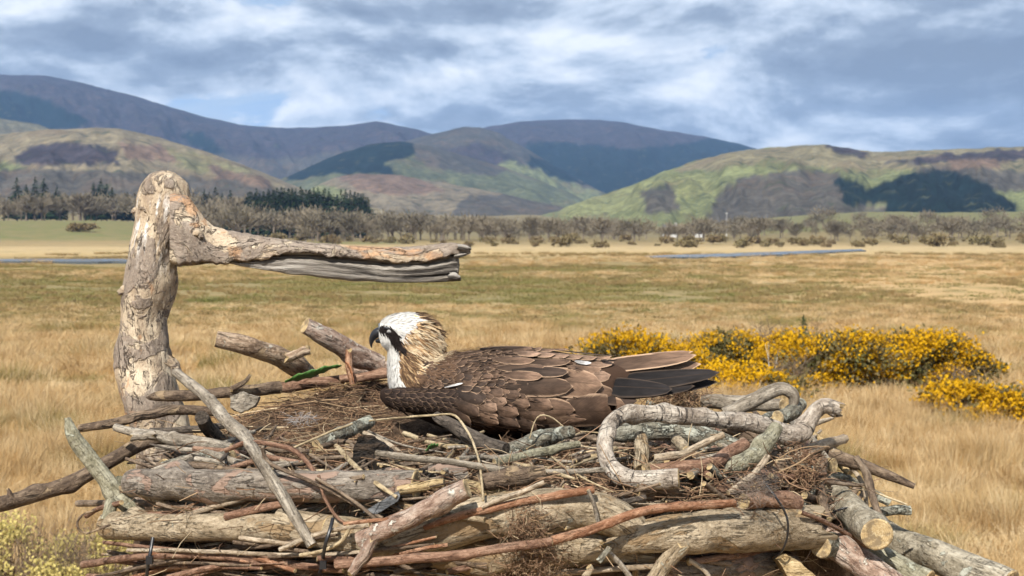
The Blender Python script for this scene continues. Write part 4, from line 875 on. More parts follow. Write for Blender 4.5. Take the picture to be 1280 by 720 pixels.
s('branch', 'reddish branch with flaking bark in the tangle below the hoop', 'branch', 'red', [(812, 588, 2.05), (850, 585, 2.06), (890, 578, 2.08), (930, 556, 2.14)], [7, 9, 9, 9], group=GB_)
s('branch', 'short brown stub under the cut end of the hoop', 'branch', 'brown', [(797, 613, 1.98), (820, 610, 1.99), (846, 612, 2.0)], [8, 8.5, 7], group=GB_)
s('branch', 'small cut stub poking out beside the pale twig', 'branch', 'tan', [(845, 550, 2.16), (852, 556, 2.12), (859, 563, 2.08)], [7, 7, 6], group=GB_)
s('branch', 'smooth pale forked twig in the middle of the hoop', 'branch', 'pale', [(818, 572, 2.06), (850, 568, 2.06), (870, 558, 2.06), (905, 543, 2.06)], [4.5, 5, 4.5, 4], group=GB_)
s('branch', 'short red-barked stick end below the grey wool tuft', 'branch', 'red', [(930, 627), (965, 624), (996, 629)], [10, 11, 11], 'F', -.01, group=GB_)
s('branch', 'rust orange branch sweeping across the front of the nest', 'branch', 'rust', [(690, 676), (730, 664), (775, 648), (820, 636), (870, 632), (918, 629)], [6, 6, 6, 5.5, 5.5, 5], 'F', -.042, group=GB_, amp=.06)
s('branch', 'brown lower branch meeting the rust orange one end to end', 'branch', 'red', [(420, 706), (480, 701), (560, 695), (620, 687), (690, 677)], [6, 6, 6.5, 6, 6], 'F', -.046, group=GB_, amp=.06)
s('branch', 'pale bare twig slanting up beside the grey wool tuft', 'branch', 'pale', [(910, 616), (930, 603), (945, 590), (960, 570)], [4, 4.5, 4, 4], 'F', .02, group=GB_)
s('branch', 'grey weathered stick slanting down across the two left logs', 'branch', 'grey', [(220, 466, 2.34), (250, 490, 2.26), (285, 526, 2.14), (310, 552, 2.06), (330, 585, 1.99), (360, 632, 1.95), (390, 682, 1.93)], [6, 7, 8.5, 8, 7.5, 7.5, 6.5], group=GB_, amp=.07)
s('branch', 'greenish stick sticking up and left from the nest corner', 'branch', 'green', [(84, 522, 2.30), (92, 545, 2.28), (120, 583, 2.27), (150, 620, 2.26), (182, 654, 2.25)], [4, 9, 10.5, 11, 12], ends=('slant', 'cut'), group=GB_)
s('branch', 'long dark branch reaching down out of the left picture edge', 'branch', 'brown', [(-90, 662, 2.2), (-20, 637, 2.24), (40, 620, 2.3), (95, 600, 2.34), (140, 575, 2.38), (190, 550, 2.42), (240, 545, 2.45)], [10, 10, 10, 9.5, 9, 9, 8], group=GB_, stubs=(([(14, 622), (12, 616), (10, 612)], [4, 3, 2], 2.27),))
s('branch', 'thin dark double stick crossing in front of the dead trunk', 'branch', 'brown', [(98, 536, 2.46), (140, 529, 2.47), (180, 519, 2.48), (225, 512, 2.5), (280, 516, 2.52)], [5, 6, 6.5, 6.5, 5], group=GB_)
s('branch', 'brown stick with an oblique end, level in front of the dead trunk', 'branch', 'brown', [(184, 498, 2.62), (200, 495, 2.62), (250, 494, 2.63), (300, 489, 2.64), (350, 484, 2.68)], [2, 6.5, 7, 7.5, 8], ends=('slant', 'cut'), group=GB_, stubs=(([(290, 486), (305, 478), (312, 470)], [4, 3, 2], 2.62),))
s('branch', 'pale grey forked stick pointing left below the double stick', 'branch', 'grey', [(144, 534, 2.36), (170, 541, 2.34), (205, 547, 2.3), (245, 553, 2.26), (292, 560, 2.2)], [5, 6, 7.5, 8, 7], group=GB_, stubs=(([(190, 544), (178, 545), (168, 546)], [6, 5.5, 5], 2.3),))
s('branch', 'dark stub with its round end facing the camera near the dead trunk', 'branch', 'dark', [(275, 552, 2.36), (262, 538, 2.32), (252, 522, 2.26)], [9, 9, 8.5], group=GB_)
s('branch', 'thin dark stick behind the pale forked stick', 'branch', 'dark', [(188, 537, 2.44), (215, 538, 2.42), (255, 536, 2.4), (290, 530, 2.4)], [2.5, 4, 5, 4], group=GB_)
s('branch', 'pale chunk of crumbling wood under the forked grey stick', 'branch', 'lichen', [(205, 585, 2.22), (240, 578, 2.2), (290, 572, 2.16)], [8, 11, 9], group=GB_)
s('branch', 'short brown log end with a pale cut near the trunk foot', 'branch', 'brown', [(240, 560, 2.4), (222, 572, 2.34), (206, 582, 2.26)], [14, 12, 9], group=GB_)
s('branch', 'short mossy upright stick beside the left end of the lowest log', 'branch', 'green', [(150, 600, 2.3), (142, 625, 2.26), (132, 652, 2.24)], [7, 8, 8], group=GB_)
s('branch', 'mottled red and white branch leaning over the bent log', 'branch', 'mottled', [(450, 676), (480, 662), (515, 645), (548, 628), (584, 611)], [12, 12, 12.5, 13, 13], 'F', -.045, group=GB_, stubs=(([(464, 676), (455, 695), (440, 716)], [9, 8, 6], 1.905), ([(470, 640), (480, 632), (494, 612)], [4, 4.5, 4], 1.95)))
s('branch', 'rust coloured twig resting along the bent log', 'branch', 'rust', [(530, 660), (570, 646), (620, 634), (680, 622), (742, 612)], [3.5, 5, 5, 5, 5.5], 'F', -.025, group=GB_)
s('branch', 'thin pale twig lying above the rust coloured twig', 'branch', 'pale', [(602, 634), (630, 622), (655, 614), (680, 603)], [3, 4, 3.5, 3], 'F', -.03, group=GB_)
s('branch', 'short orange-tan stick end left of the split yellow wood', 'branch', 'yellow', [(498, 613), (525, 608), (555, 603)], [6, 6.5, 5], 'F', -.0, group=GB_)
s('branch', 'brown thick stick half buried right of the split yellow wood', 'branch', 'brown', [(600, 604), (640, 597), (680, 590)], [10, 12, 9], 'F', .03, group=GB_)
s('branch', 'long thin pale stick lying level in front of the bird', 'branch', 'grey', [(470, 566), (510, 572), (560, 577), (610, 584), (660, 591), (710, 590), (756, 587)], [4, 4.5, 4.5, 4.5, 4.5, 4, 3.5], 'F', .045, group=GB_)
s('branch', 'blackish stick leaning against the belly of the bird', 'branch', 'dark', [(545, 520, 2.28), (575, 538, 2.24), (605, 553, 2.2), (632, 561, 2.17)], [6, 9, 9.5, 8], group=GB_)
s('branch', 'fuzzy grey lichen stick just below the wing of the bird', 'branch', 'lichen', [(632, 565, 2.2), (660, 556, 2.22), (690, 544, 2.24), (716, 541, 2.25)], [7, 10, 10, 7], group=GB_, amp=.22, freq=80)
s('branch', 'olive green stick in front of the fuzzy lichen stick', 'branch', 'green', [(618, 578, 2.08), (650, 571, 2.1), (685, 563, 2.12), (724, 555, 2.14)], [5, 6, 5.5, 4.5], group=GB_)
s('branch', 'lichen-crusted stick end on the nest left of the charred chunk', 'branch', 'lichen', [(395, 556, 2.26), (425, 543, 2.3), (462, 527, 2.36)], [7, 8, 8], group=GB_, amp=.2, freq=70)
s('branch', 'brown barked stick with a side shoot at the back rim, cut end left', 'branch', 'tanbrown', [(270, 424, 2.66), (300, 430, 2.67), (335, 441, 2.70), (365, 455, 2.74), (388, 472, 2.80)], [10.5, 11.5, 12, 13, 12], group=GB_, stubs=(([(362, 446), (372, 442), (384, 438)], [7, 6, 6], 2.67),))
s('branch', 'mottled stick at the back rim pointing at the head of the bird', 'branch', 'mottled', [(381, 407, 2.68), (410, 423, 2.70), (440, 441, 2.73), (475, 456, 2.76)], [10, 12.5, 13.5, 12], group=GB_)
s('branch', 'short white-flecked stick below the beak of the bird', 'branch', 'mottled', [(440, 463, 2.82), (465, 460, 2.82), (490, 457, 2.82)], [6, 7, 6.5], group=GB_)
s('branch', 'smooth red-brown stick below the throat of the bird', 'branch', 'red', [(425, 474, 2.74), (460, 470, 2.74), (500, 465, 2.74)], [5, 6, 6], group=GB_)
s('branch', 'upright orange-brown peg beside the green leaf', 'branch', 'rust', [(436, 440, 2.66), (437, 458, 2.66), (441, 480, 2.66)], [4, 5, 4], ends=('broken', 'cut'), group=GB_)
s('branch', 'bark-stripped orange stick on the back rim under the green leaf', 'branch', 'red', [(330, 487, 2.72), (380, 481, 2.74), (430, 474, 2.76)], [6, 7, 6], group=GB_)
s('branch', 'knotted thin stick hanging down beside the sawn birch log', 'branch', 'litter', [(1070, 572, 2.26), (1082, 592, 2.24), (1092, 625, 2.2), (1102, 650, 2.17), (1112, 672, 2.15)], [4.5, 5, 5, 5.5, 5], group=GB_, amp=.2)
s('branch', 'pale green lichen stick end pointing right above the bottom-right log', 'branch', 'lichen', [(1080, 642, 2.4), (1105, 639, 2.4), (1138, 638, 2.4)], [6, 6.5, 5.5], group=GB_, amp=.2, freq=70)
s('branch', 'grey-green lichen stick above the sawn birch log', 'branch', 'lichen', [(1035, 592, 2.36), (1070, 605, 2.36), (1112, 628, 2.36)], [6, 6.5, 5], group=GB_, amp=.2, freq=70)
s('branch', 'dark upright stick left of the sawn birch log', 'branch', 'brown', [(1030, 575, 2.22), (1026, 605, 2.18), (1030, 635, 2.14), (1036, 650, 2.12)], [5, 6, 6, 5], group=GB_)
s('branch', 'thick brown root-like stub in the middle of the right tangle', 'branch', 'brown', [(960, 600, 2.16), (965, 585, 2.15), (975, 572, 2.16)], [12, 13, 10], group=GB_)
s('branch', 'short squared log end under the long tapering stick', 'branch', 'tan', [(990, 577, 2.3), (1015, 580, 2.28), (1042, 582, 2.26)], [10, 11, 10], group=GB_)
for i, (pts, r, m, lab, mode, off) in enumerate([
    ([(282, 563, 2.08), (312, 553, 2.05), (345, 556, 2.04), (372, 566, 2.02), (395, 592, 2.0)], 3.2, 'red', 'reddish jointed twig crossing the grey slanting stick', 'F', 0),
    ([(328, 560), (335, 577), (365, 592), (410, 612), (450, 634), (478, 648)], 2.8, 'litter', 'curved brown twig draped over the grey-pink log', 'F', -.02),
    ([(395, 598), (430, 618), (455, 636), (470, 650)], 2.4, 'litter', 'thinner twig beside the curved twig on the grey-pink log', 'F', -.025),
    ([(398, 594), (405, 620), (420, 645), (432, 655)], 2.2, 'red', 'red twig hanging down below the grey-pink log', 'F', -.02),
    ([(104, 706), (160, 697), (220, 694), (290, 697), (360, 706), (430, 712)], 4.8, 'red', 'long reddish twig jutting left at the very bottom', 'F', -.02),
    ([(160, 688), (230, 688), (310, 692), (390, 694), (450, 690)], 2.8, 'pale', 'long pale twig just above the reddish bottom twig', 'F', -.03),
    ([(300, 672), (330, 676), (365, 681)], 3.2, 'pale', 'pale split twig below the long tan log', 'F', -.03),
    ([(350, 687), (385, 672), (420, 662), (462, 656)], 3.2, 'pale', 'pale peeled twig running up to the mottled branch', 'F', -.05),
    ([(375, 694), (405, 688), (425, 678), (436, 662), (435, 655)], 2.6, 'straw', 'curved straw coloured twig in front of the bent log', 'F', -.05),
    ([(430, 655), (470, 650), (500, 648)], 2.6, 'rust', 'thin orange twig beside the mottled branch', 'F', -.05),
    ([(500, 693), (530, 685), (560, 681)], 2.6, 'rust', 'thin orange twig above the brown lower branch', 'F', -.04),
    ([(1000, 640), (1030, 652), (1060, 668), (1085, 684)], 3.0, 'red', 'thin reddish twig sloping down to the sawn birch log', 'F', -.05),
    ([(152, 628), (125, 635), (108, 645)], 3.2, 'red', 'peeling twig tip left of the nest corner', 'F', .0),
    ([(1040, 562, 2.3), (1065, 585, 2.3), (1080, 610, 2.28), (1084, 640, 2.26)], 3.0, 'pale', 'pale twig dropping behind the knotted stick', 'F', 0),
    ([(735, 612), (742, 628), (748, 655)], 2.6, 'grey', 'short grey peg below the end of the rust coloured twig', 'F', -.03),
    ([(760, 690), (775, 705), (790, 725)], 3.5, 'grey', 'grey twig pointing down in the dark gap under the bent log', 'F', -.02),
    ([(748, 702), (758, 690), (762, 684)], 4.0, 'lichen', 'short whitish twig at the left end of the thick pale log', 'F', -.03),
    ([(730, 722), (738, 712), (736, 708)], 4.5, 'tan', 'small cut twig end facing the camera at the bottom', 'F', -.03),
    ([(860, 700), (880, 712), (890, 728)], 3.0, 'pale', 'pale splinter crossing the dark red-streaked log', 'F', -.01),
    ([(213, 575, 2.3), (180, 578, 2.36), (160, 579, 2.4)], 1.4, 'dark', 'hair-thin dark twig in front of the trunk foot', 'F', 0)]):
    s('twig', lab, 'twig', m, pts, r, mode, off, group='named twigs of the nest', amp=.12)
# wire-like loop and straws
s('twig', 'thin dark twig curled into a loop at the left of the nest', 'twig', 'brown', [(118, 638, 2.2), (104, 643, 2.2), (97, 652, 2.2), (99, 662, 2.2), (108, 667, 2.2), (122, 662, 2.2), (138, 656, 2.2)], 1.6, group='named twigs of the nest')
s('straw', 'long bent straw standing up in front of the bird', 'straw', 'straw', [(512, 521, 2.2), (545, 519, 2.2), (568, 519, 2.18), (585, 540, 2.12), (597, 570, 2.03), (602, 600, 1.94), (604, 626, 1.9)], 1.6, amp=.03, group='loose straws')
s('straw', 'thin straw hooping up over the lower wing of the bird', 'straw', 'straw', [(662, 548, 2.2), (668, 528, 2.2), (676, 519, 2.2), (690, 522, 2.2), (704, 533, 2.2)], .9, amp=.03, group='loose straws')
s('straw', 'bright straight straw on the right slope of the nest', 'straw', 'straw', [(1065, 603, 2.24), (1100, 618, 2.24), (1134, 631, 2.24)], 1.5, amp=.03, group='loose straws')
s('straw', 'straight straw lying on the dark nest lining', 'straw', 'straw', [(360, 563, 2.2), (410, 541, 2.24), (440, 530, 2.28)], 1.6, amp=.03, group='loose straws')
s('straw', 'straw pointing from the lichen stick to the wing', 'straw', 'straw', [(462, 526, 2.3), (490, 523, 2.26), (515, 521, 2.22)], 1.3, amp=.03, group='loose straws')
# anonymous twigs packed into the wall and rim
def filler(n, group, label, fx, fy, ang, length, rr0, mats_, mode, offs):
    for i in range(n):
        px = random.uniform(*fx); py = random.uniform(*fy); a = math.radians(random.gauss(0, ang)); L = random.uniform(*length); r = random.uniform(*rr0)
        dx, dy = math.cos(a)*L/2, math.sin(a)*L/2; bx, by = random.gauss(0, L*.04), random.gauss(0, L*.05)
        o1 = random.uniform(*offs); tl = random.uniform(-.04, .04)
        pp = [(px-dx, py-dy), (px+bx, py+by), (px+dx, py+dy)]
        pts = [(q[0], q[1], depth(q[0], q[1], mode, o1)+tl*(k-1)) for k, q in enumerate(pp)]
        mm_ = random.choice(mats_); tone = {'red': 'reddish', 'litter': 'brown', 'brown': 'dark brown', 'pale': 'pale', 'tan': 'tan', 'dark': 'blackish', 'rust': 'rusty', 'straw': 'straw coloured', 'grey': 'grey', 'lichen': 'lichen-grey'}[mm_]
        stick('twig', tone+' '+label, 'twig', mm_, pts, [r, r, r*random.uniform(.4, 1)], group=group, cutend=False, sides=7 if r > 3 else 5, rings=10, amp=.12, knots=1 if r > 4 else 0)
filler(95, 'twigs packed in the front wall', 'thin twig packed between the logs of the front wall', (200, 1010), (618, 735), 11, (90, 260), (1.6, 5.5), ['red', 'litter', 'litter', 'brown', 'pale', 'tan', 'dark'], 'F', (.0, .05))
filler(46, 'red twigs along the bottom', 'slim twig in the bundle along the bottom edge at left', (190, 520), (684, 728), 6, (120, 300), (1.6, 4.2), ['red', 'red', 'litter', 'brown', 'rust'], 'F', (-.02, .03))
filler(85, 'twigs on the front rim', 'small twig lying on the front rim of the nest', (300, 780), (548, 602), 22, (30, 130), (1.0, 3.8), ['litter', 'pale', 'litter', 'brown', 'straw', 'grey'], 'T', (-.01, .03))
filler(90, 'twigs in the right tangle', 'twig in the tangle of sticks right of the hoop', (790, 1010), (534, 628), 36, (40, 130), (1.6, 7), ['litter', 'brown', 'grey', 'red', 'tan', 'lichen', 'pale'], 'T', (.03, .12))
filler(14, 'twigs at the right flank', 'twig on the right flank below the tapering stick', (1000, 1065), (595, 660), 40, (30, 80), (2, 5), ['lichen', 'litter', 'pale', 'grey'], 'F', (.04, .12))
filler(20, 'twigs at the left corner', 'twig packed in at the left corner under the dead trunk', (215, 340), (545, 600), 18, (50, 140), (1.5, 5), ['litter', 'grey', 'brown', 'dark', 'red'], 'T', (.0, .06))
# solid lumps traced from their outline, with their own thickness
def lump(name, label, cat, m, poly, Y, thick, amp=.12):
    bm = bmesh.new(); vs = [bm.verts.new(P(a, b, Y)) for a, b in poly]; f = bm.faces.new(vs); r = bmesh.ops.extrude_face_region(bm, geom=[f])
    for e in r['geom']:
        if isinstance(e, bmesh.types.BMVert): e.co.y += thick; e.co.z -= thick*.15
    bmesh.ops.triangulate(bm, faces=bm.faces); bmesh.ops.subdivide_edges(bm, edges=bm.edges, cuts=3, use_grid_fill=True); bmesh.ops.recalc_face_normals(bm, faces=bm.faces)
    for v in bm.verts: n_ = mnoise.noise_vector(v.co*90); v.co += n_*amp*.012
    me = bpy.data.meshes.new(name); bm.to_mesh(me); bm.free(); me.materials.append(B[m])
    co = np.empty(len(me.vertices)*3, np.float32); me.vertices.foreach_get('co', co); co = co.reshape(-1, 3); me.attributes.new('sco', 'FLOAT_VECTOR', 'POINT').data.foreach_set('vector', np.ascontiguousarray(co[:, [1, 2, 0]]).ravel())
    return centred(tag(link(name, me), label, cat))
lump('charred_chunk', 'black charred chunk of wood in front of the bird', 'wood', 'char', [(441, 562), (447, 546), (462, 544), (484, 558), (492, 566), (497, 590), (480, 594), (440, 593)], 2.1, .05, .3)
lump('driftwood_piece', 'smooth blue-grey piece of driftwood wedged under the mottled branch', 'wood', 'slate', [(454, 640), (470, 630), (498, 614), (500, 620), (497, 627), (470, 643)], 1.93, .03, .1)
lump('split_wood', 'yellow split piece of wood lying before the brown buried stick', 'wood', 'yellow', [(577, 603), (583, 599), (610, 606), (633, 614), (630, 622), (618, 624), (596, 616), (578, 611)], 1.96, .03, .15)
lump('split_wood', 'orange-yellow splintered wood block at the bottom right', 'wood', 'yellow', [(972, 700), (982, 693), (1000, 703), (1022, 722), (1016, 740), (990, 728)], 2.03, .04, .2)
lump('split_wood', 'yellow-brown peeling slab frayed off the lower log', 'wood', 'yellow', [(538, 668), (556, 663), (590, 672), (634, 676), (634, 684), (600, 690), (560, 684), (546, 676)], 1.955, .02, .4)
lump('bark_scrap', 'grey-brown scrap of bark at the left rim of the bowl', 'bark', 'grey', [(289, 494), (302, 490), (322, 496), (318, 508), (300, 516), (288, 510)], 2.46, .02, .3)
# leaf
m_leaf, g = mat('glossy green leaf'); pos = g.attr('sco'); n1 = g.noise(pos, 90, 3)
g.out(g.mix(n1, (.035, .10, .025), (.10, .22, .05)), .32, g.bump(n1, .3, .002), .5)
def leaf(label, pts, hw, Y, name='leaf', m=m_leaf):
    q = crom([tuple(P(a, b, Y)) for a, b in pts], 14); V = []; S_ = []
    for i, c in enumerate(q):
        t_ = i/13; w = hw*Y/F*max(.04, math.sin(math.pi*min(1, t_**.8))**.8)
        for k, e in enumerate((-1, -.5, 0, .5, 1)):
            V.append((c[0]+.2*w*e, c[1]-.9*w*e+.1*w, c[2]+w*.75*e+abs(e)*w*.25+.0015*math.sin(i*2.1+e*2))); S_.append((e*.01, .3, t_*.1))
    Fc = [(i*5+k, i*5+k+1, i*5+k+6, i*5+k+5) for i in range(13) for k in range(4)]
    r = centred(tag(link(name, mesh(name, V, Fc, m, attrs={'sco': S_})), label, 'leaf'))
    mod = r.modifiers.new('thickness', 'SOLIDIFY'); mod.thickness = .0008
    return r
leaf('glossy green evergreen leaf lying on the back rim', [(356, 477), (372, 473), (392, 468), (410, 461), (427, 457)], 7, 2.66)
leaf('small dull green leaf in the litter before the bird', [(532, 563), (539, 559), (548, 556)], 5, 2.16)
m_dry, g = mat('russet dry leaf'); g.out((.36, .16, .08), .7)
leaf('curled russet dry leaf beside the orange-brown peg', [(432, 452), (438, 462), (443, 478)], 4, 2.64, m=m_dry)
# down and wool
m_down, g = mat('soft down'); g.out(g.attr('tint', 'Color'), .9, None, .1)
def down(label, px, py, Y, sx_, sy_, n, col, L):
    c = np.array(P(px, py, Y)); b = c+rng.normal(0, 1, (n, 3))*[sx_, .008, sy_]; d_ = rng.normal(size=(n, 3))+unit(b-c)*1.2
    V, Fc, st = fibres(b, d_, rng.uniform(.4, 1, n)*L, np.full(n, .00022), .3, 3); cc = np.ones((n, 4)); cc[:, :3] = np.array(col)*rng.uniform(.7, 1.2, (n, 1))
    tag(link('down_tuft', mesh('down_tuft', V, Fc, m_down, smooth=False, attrs={'tint': np.repeat(cc, st, 0)})), label, 'down', kind='stuff')
down('white wisp of down lying on the dark nest lining', 375, 524, 2.42, .010, .004, 130, (.40, .37, .35), .016)
down('grey-brown woolly tuft snagged above the thick pale log', 942, 613, 1.98, .010, .008, 380, (.20, .16, .13), .018)
down('dark woolly tuft under the slanting pale twig', 962, 600, 2.04, .006, .006, 200, (.06, .055, .055), .016)
# cable ties
def tie(label, pts, Y, r=2.4, head=None):
    W_ = [P(p[0], p[1], p[2] if len(p) > 2 else Y) for p in pts]; V, Fc, SC, caps = tube(W_, [r*Y/F]*len(W_), 8, 24, 0, 30, squash=.5)
    root = tag(empty('cable_tie', W_[0]), label, 'cable tie'); o_ = len(V); faces = [tuple(f) for f in Fc]; VV = [V]
    for cv, cf, cs in caps: faces += [tuple(x+o_ for x in f) for f in cf]; VV.append(cv); o_ += len(cv)
    link('strap', mesh('strap', np.concatenate(VV), faces, m_plastic), root)
    h = head or pts[-1]; hc = P(h[0], h[1], Y-.004); k = r*1.7*Y/F
    V, Fc = cuboid(hc.x-k, hc.x+k, hc.y-k, hc.y+k, hc.z-k*1.2, hc.z+k*1.2); link('lock', mesh('lock', V, Fc, m_plastic, smooth=False), root)
tie('black cable tie round the bent log at front left', [(416, 648, 1.93), (413, 660, 1.915), (407, 680, 1.91), (403, 700, 1.93), (400, 716, 1.96)], 1.93, head=(404, 706))
tie('black cable tie hanging below the left end of the lowest log', [(191, 672, 2.08), (188, 690, 2.07), (185, 706, 2.07), (183, 724, 2.08)], 2.07, head=(187, 700))
tie('black cable tie looped round the thick pale log', [(958, 606, 2.0), (970, 622, 1.99), (981, 640, 2.0), (985, 655, 2.0), (984, 672, 2.005), (978, 688, 2.01), (968, 698, 2.04)], 2.03, 1.9, (958, 606))
tie('black cable tie round the sawn birch log', [(1026, 650, 2.21), (1040, 641, 2.17), (1058, 635, 2.16), (1076, 638, 2.18), (1090, 641, 2.22)], 2.18, 1.8, (1089, 641))
# carrying platform and pole under the nest
m_board, g = mat('weathered board'); pos = g.n('ShaderNodeNewGeometry').outputs['Position']; n1 = g.noise(g.v('MULTIPLY', pos, (1, 8, 8)), 12, 4)
g.out(g.mix(n1, (.16, .13, .10), (.30, .26, .21)), .85, g.bump(n1, .4, .004), .2)
plat = tag(empty('nest_platform', (CX, CY_, 0)), 'board platform on a tall pole carrying the nest', 'platform')
for k in range(8):
    y0 = CY_-.52+k*.13; V, Fc = cuboid(CX-.56, CX+.56, y0+.005, y0+.12, CAMH-.765, CAMH-.715); link('board', mesh('board', V, Fc, m_board, smooth=False), plat)
V, Fc = trunk_mesh(CAMH-.77, .11, 14); V = V.copy(); V[28:, :2] *= 6; link('pole', mesh('pole', V+np.array([CX, CY_, 0]), Fc, m_board), plat)
# ------------------------------------------------------------------ the osprey
BY = 2.47
def bp(px, py, dz=0.): return P(px, py, BY+dz*BY/F)
def loft_x(st, n=28):                        # rings standing across the picture's x axis: (x, ytop, ybottom, halfdepth, dz)
    st = np.array(st, float); xs = np.linspace(st[0, 0], st[-1, 0], 40); V = []
    for x in xs:
        yt, yb, w, dz = [np.interp(x, st[:, 0], st[:, j]) for j in (1, 2, 3, 4)]
        for k in range(n):
            a = 2*math.pi*k/n; V.append(tuple(bp(x, (yt+yb)/2-math.sin(a)*(yb-yt)/2, dz+math.cos(a)*w)))
    return V, len(xs), n
def loft_y(st, n=28):                        # level rings: (y, xleft, xright, halfdepth)
    st = np.array(st, float); ys = np.linspace(st[0, 0], st[-1, 0], 24); V = []
    for y in ys:
        xl, xr, w = [np.interp(y, st[:, 0], st[:, j]) for j in (1, 2, 3)]
        for k in range(n):
            a = 2*math.pi*k/n; V.append(tuple(bp((xl+xr)/2+math.cos(a)*(xr-xl)/2, y, math.sin(a)*w)))
    return V, len(ys), n
bm = bmesh.new()
def add_loft(L):
    V, m, n = L; vs = [bm.verts.new(v) for v in V]
    for i in range(m-1):
        for k in range(n): bm.faces.new((vs[i*n+k], vs[i*n+(k+1) % n], vs[(i+1)*n+(k+1) % n], vs[(i+1)*n+k]))
    bm.faces.new(vs[:n][::-1]); bm.faces.new(vs[-n:])
add_loft(loft_x([(496, 462, 500, 18, 0), (505, 455, 510, 32, 0), (525, 449, 524, 46, 0), (555, 442, 536, 58, 0), (595, 437.5, 542, 66, 0), (640, 435, 545, 70, 0), (690, 438, 544, 67, 0), (740, 447, 532, 55, 0), (765, 453, 515, 40, 0), (785, 459, 497, 22, 0), (800, 464, 484, 8, 0)]))
WS = [(475, 489, 499, 4, -24), (480, 486, 507, 11, -28), (498, 484.5, 514, 17, -36), (530, 485, 519, 19, -46), (565, 483, 524, 22, -52), (600, 476, 532, 23, -55), (640, 466, 538, 24, -57), (700, 458, 540, 22, -54), (740, 462, 530, 17, -46), (768, 474, 512, 7, -36)]
add_loft(loft_x(WS)); add_loft(loft_x([(a, b-2, c-4, d_, -e) for a, b, c, d_, e in WS]))
add_loft(loft_y([(428, 482, 548, 24), (440, 485, 553, 27), (455, 485, 557, 32), (470, 485, 560, 37), (488, 488, 566, 42)]))
add_loft(loft_x([(473, 406, 423, 7, 0), (477, 401, 430, 12, 0), (484, 396.5, 436, 18, 0), (494, 393, 442, 23, 0), (508, 391, 447, 26, 0), (522, 392, 449, 26, 0), (534, 396, 448, 23, 0), (544, 403, 446, 17, 0), (550, 411, 440, 9, 0)]))
bmesh.ops.recalc_face_normals(bm, faces=bm.faces)
tmp = bpy.data.meshes.new('tmp'); bm.to_mesh(tmp); bm.free(); to = bpy.data.objects.new('tmp', tmp); COL.objects.link(to)
md = to.modifiers.new('r', 'REMESH'); md.mode = 'VOXEL'; md.voxel_size = .0026
m2 = to.modifiers.new('s', 'SMOOTH'); m2.iterations = 7; m2.factor = .5
body_me = bpy.data.meshes.new_from_object(to.evaluated_get(bpy.context.evaluated_depsgraph_get())); bpy.data.objects.remove(to)
body_me.name = 'body'
nv = len(body_me.vertices); co = np.empty(nv*3, np.float32); body_me.vertices.foreach_get('co', co); co = co.reshape(-1, 3)
def to_px(co):
    r = co-np.array([0, 0, CAMH]); fw = r@np.array(FV_); return 640+F*r[..., 0]/fw, 360-F*(r@np.array(UV_))/fw
MASK = [(470, 410), (478, 406), (486, 407.5), (493, 411), (498, 419), (504, 432), (509, 447), (512, 462), (506, 464), (502, 450), (497, 438), (491, 428), (486, 420.5), (474, 415)]
TAN = [(503, 424), (512, 414), (521, 404), (530, 396), (560, 404), (560, 446), (542, 455), (516, 470), (511, 448)]
def plum(px, py, rnd):                       # plumage colour at a picture position
    C = np.zeros((len(px), 3)); C[:] = (.055, .032, .021)
    head = (py < 452+np.clip(px-500, 0, 60)*.0) & (px < 562)
    neck = (px < 562) & (py < 470+(560-px)*.18) & (py < 484)
    C[neck] = (.125, .075, .047)
    wh = neck & ((py < 425) | (px < 499+np.clip((py-470)*.9, 0, 9))); C[wh] = (.60, .58, .54)
    k = neck & inpoly(px, py, TAN); t_ = np.array([(.56, .45, .30), (.47, .32, .175), (.31, .185, .095), (.11, .065, .038)])
    w = np.clip((px-512)/40, 0, 1); sel = np.where(rnd < .30+.38*w, 0, np.where(rnd < .62+.14*w, 1, np.where(rnd < .84, 2, 3))); C[k] = t_[sel][k]
    ck = neck & (px > 520) & (py < 398+(px-520)*.62) & (py > 386+(px-520)*.30); sel = np.where(rnd < .68, 3, 1); C[ck] = t_[sel][ck]
    mk = neck & inpoly(px, py, MASK); C[mk] = (.016, .012, .011)
    lo = neck & (px > 497) & (px < 520) & (py > 440) & ~wh; C[lo] = t_[np.where(rnd < .55, 3, np.where(rnd < .8, 2, 1))][lo]*.8
    arm = (px < 585) & (py > 483) & ~wh; C[arm] = (.024, .015, .011)
    return C
px_, py_ = to_px(co); jit = vf(co[:, 0]*400, co[:, 2]*400+co[:, 1]*300, 2, 51)
C = np.ones((nv, 4)); C[:, :3] = plum(px_+(jit-.5)*4, py_, np.clip(vf(co[:, 0]*300+7, co[:, 2]*300, 2, 52)*1.6-.3, 0, .999))
body_me.attributes.new('tint', 'FLOAT_COLOR', 'POINT').data.foreach_set('color', C.astype(np.float32).ravel())
m_plum, g = mat('soft plumage'); c = g.attr('tint', 'Color'); pos = g.n('ShaderNodeNewGeometry').outputs['Position']
n1 = g.noise(g.v('MULTIPLY', pos, (1, 1, 2)), 420, 4, .7); c = g.mix(g.mr(n1, .45, .75, 0, .35), c, g.mix(.6, c, (0, 0, 0)))
g.out(c, .85, g.bump(n1, .6, .0015), .1)
body_me.materials.clear(); body_me.materials.append(m_plum)
body_me.polygons.foreach_set('use_smooth', np.ones(len(body_me.polygons), bool))
bird = tag(empty('osprey', bp(640, 545)), 'osprey sitting on the nest facing left, brown back, white crown, dark eye stripe', 'osprey')
link('body', body_me, bird)
body_me.calc_loop_triangles()
bvh = BVHTree.FromPolygons([Vector(v) for v in co], [tuple(p.vertices) for p in body_me.polygons])
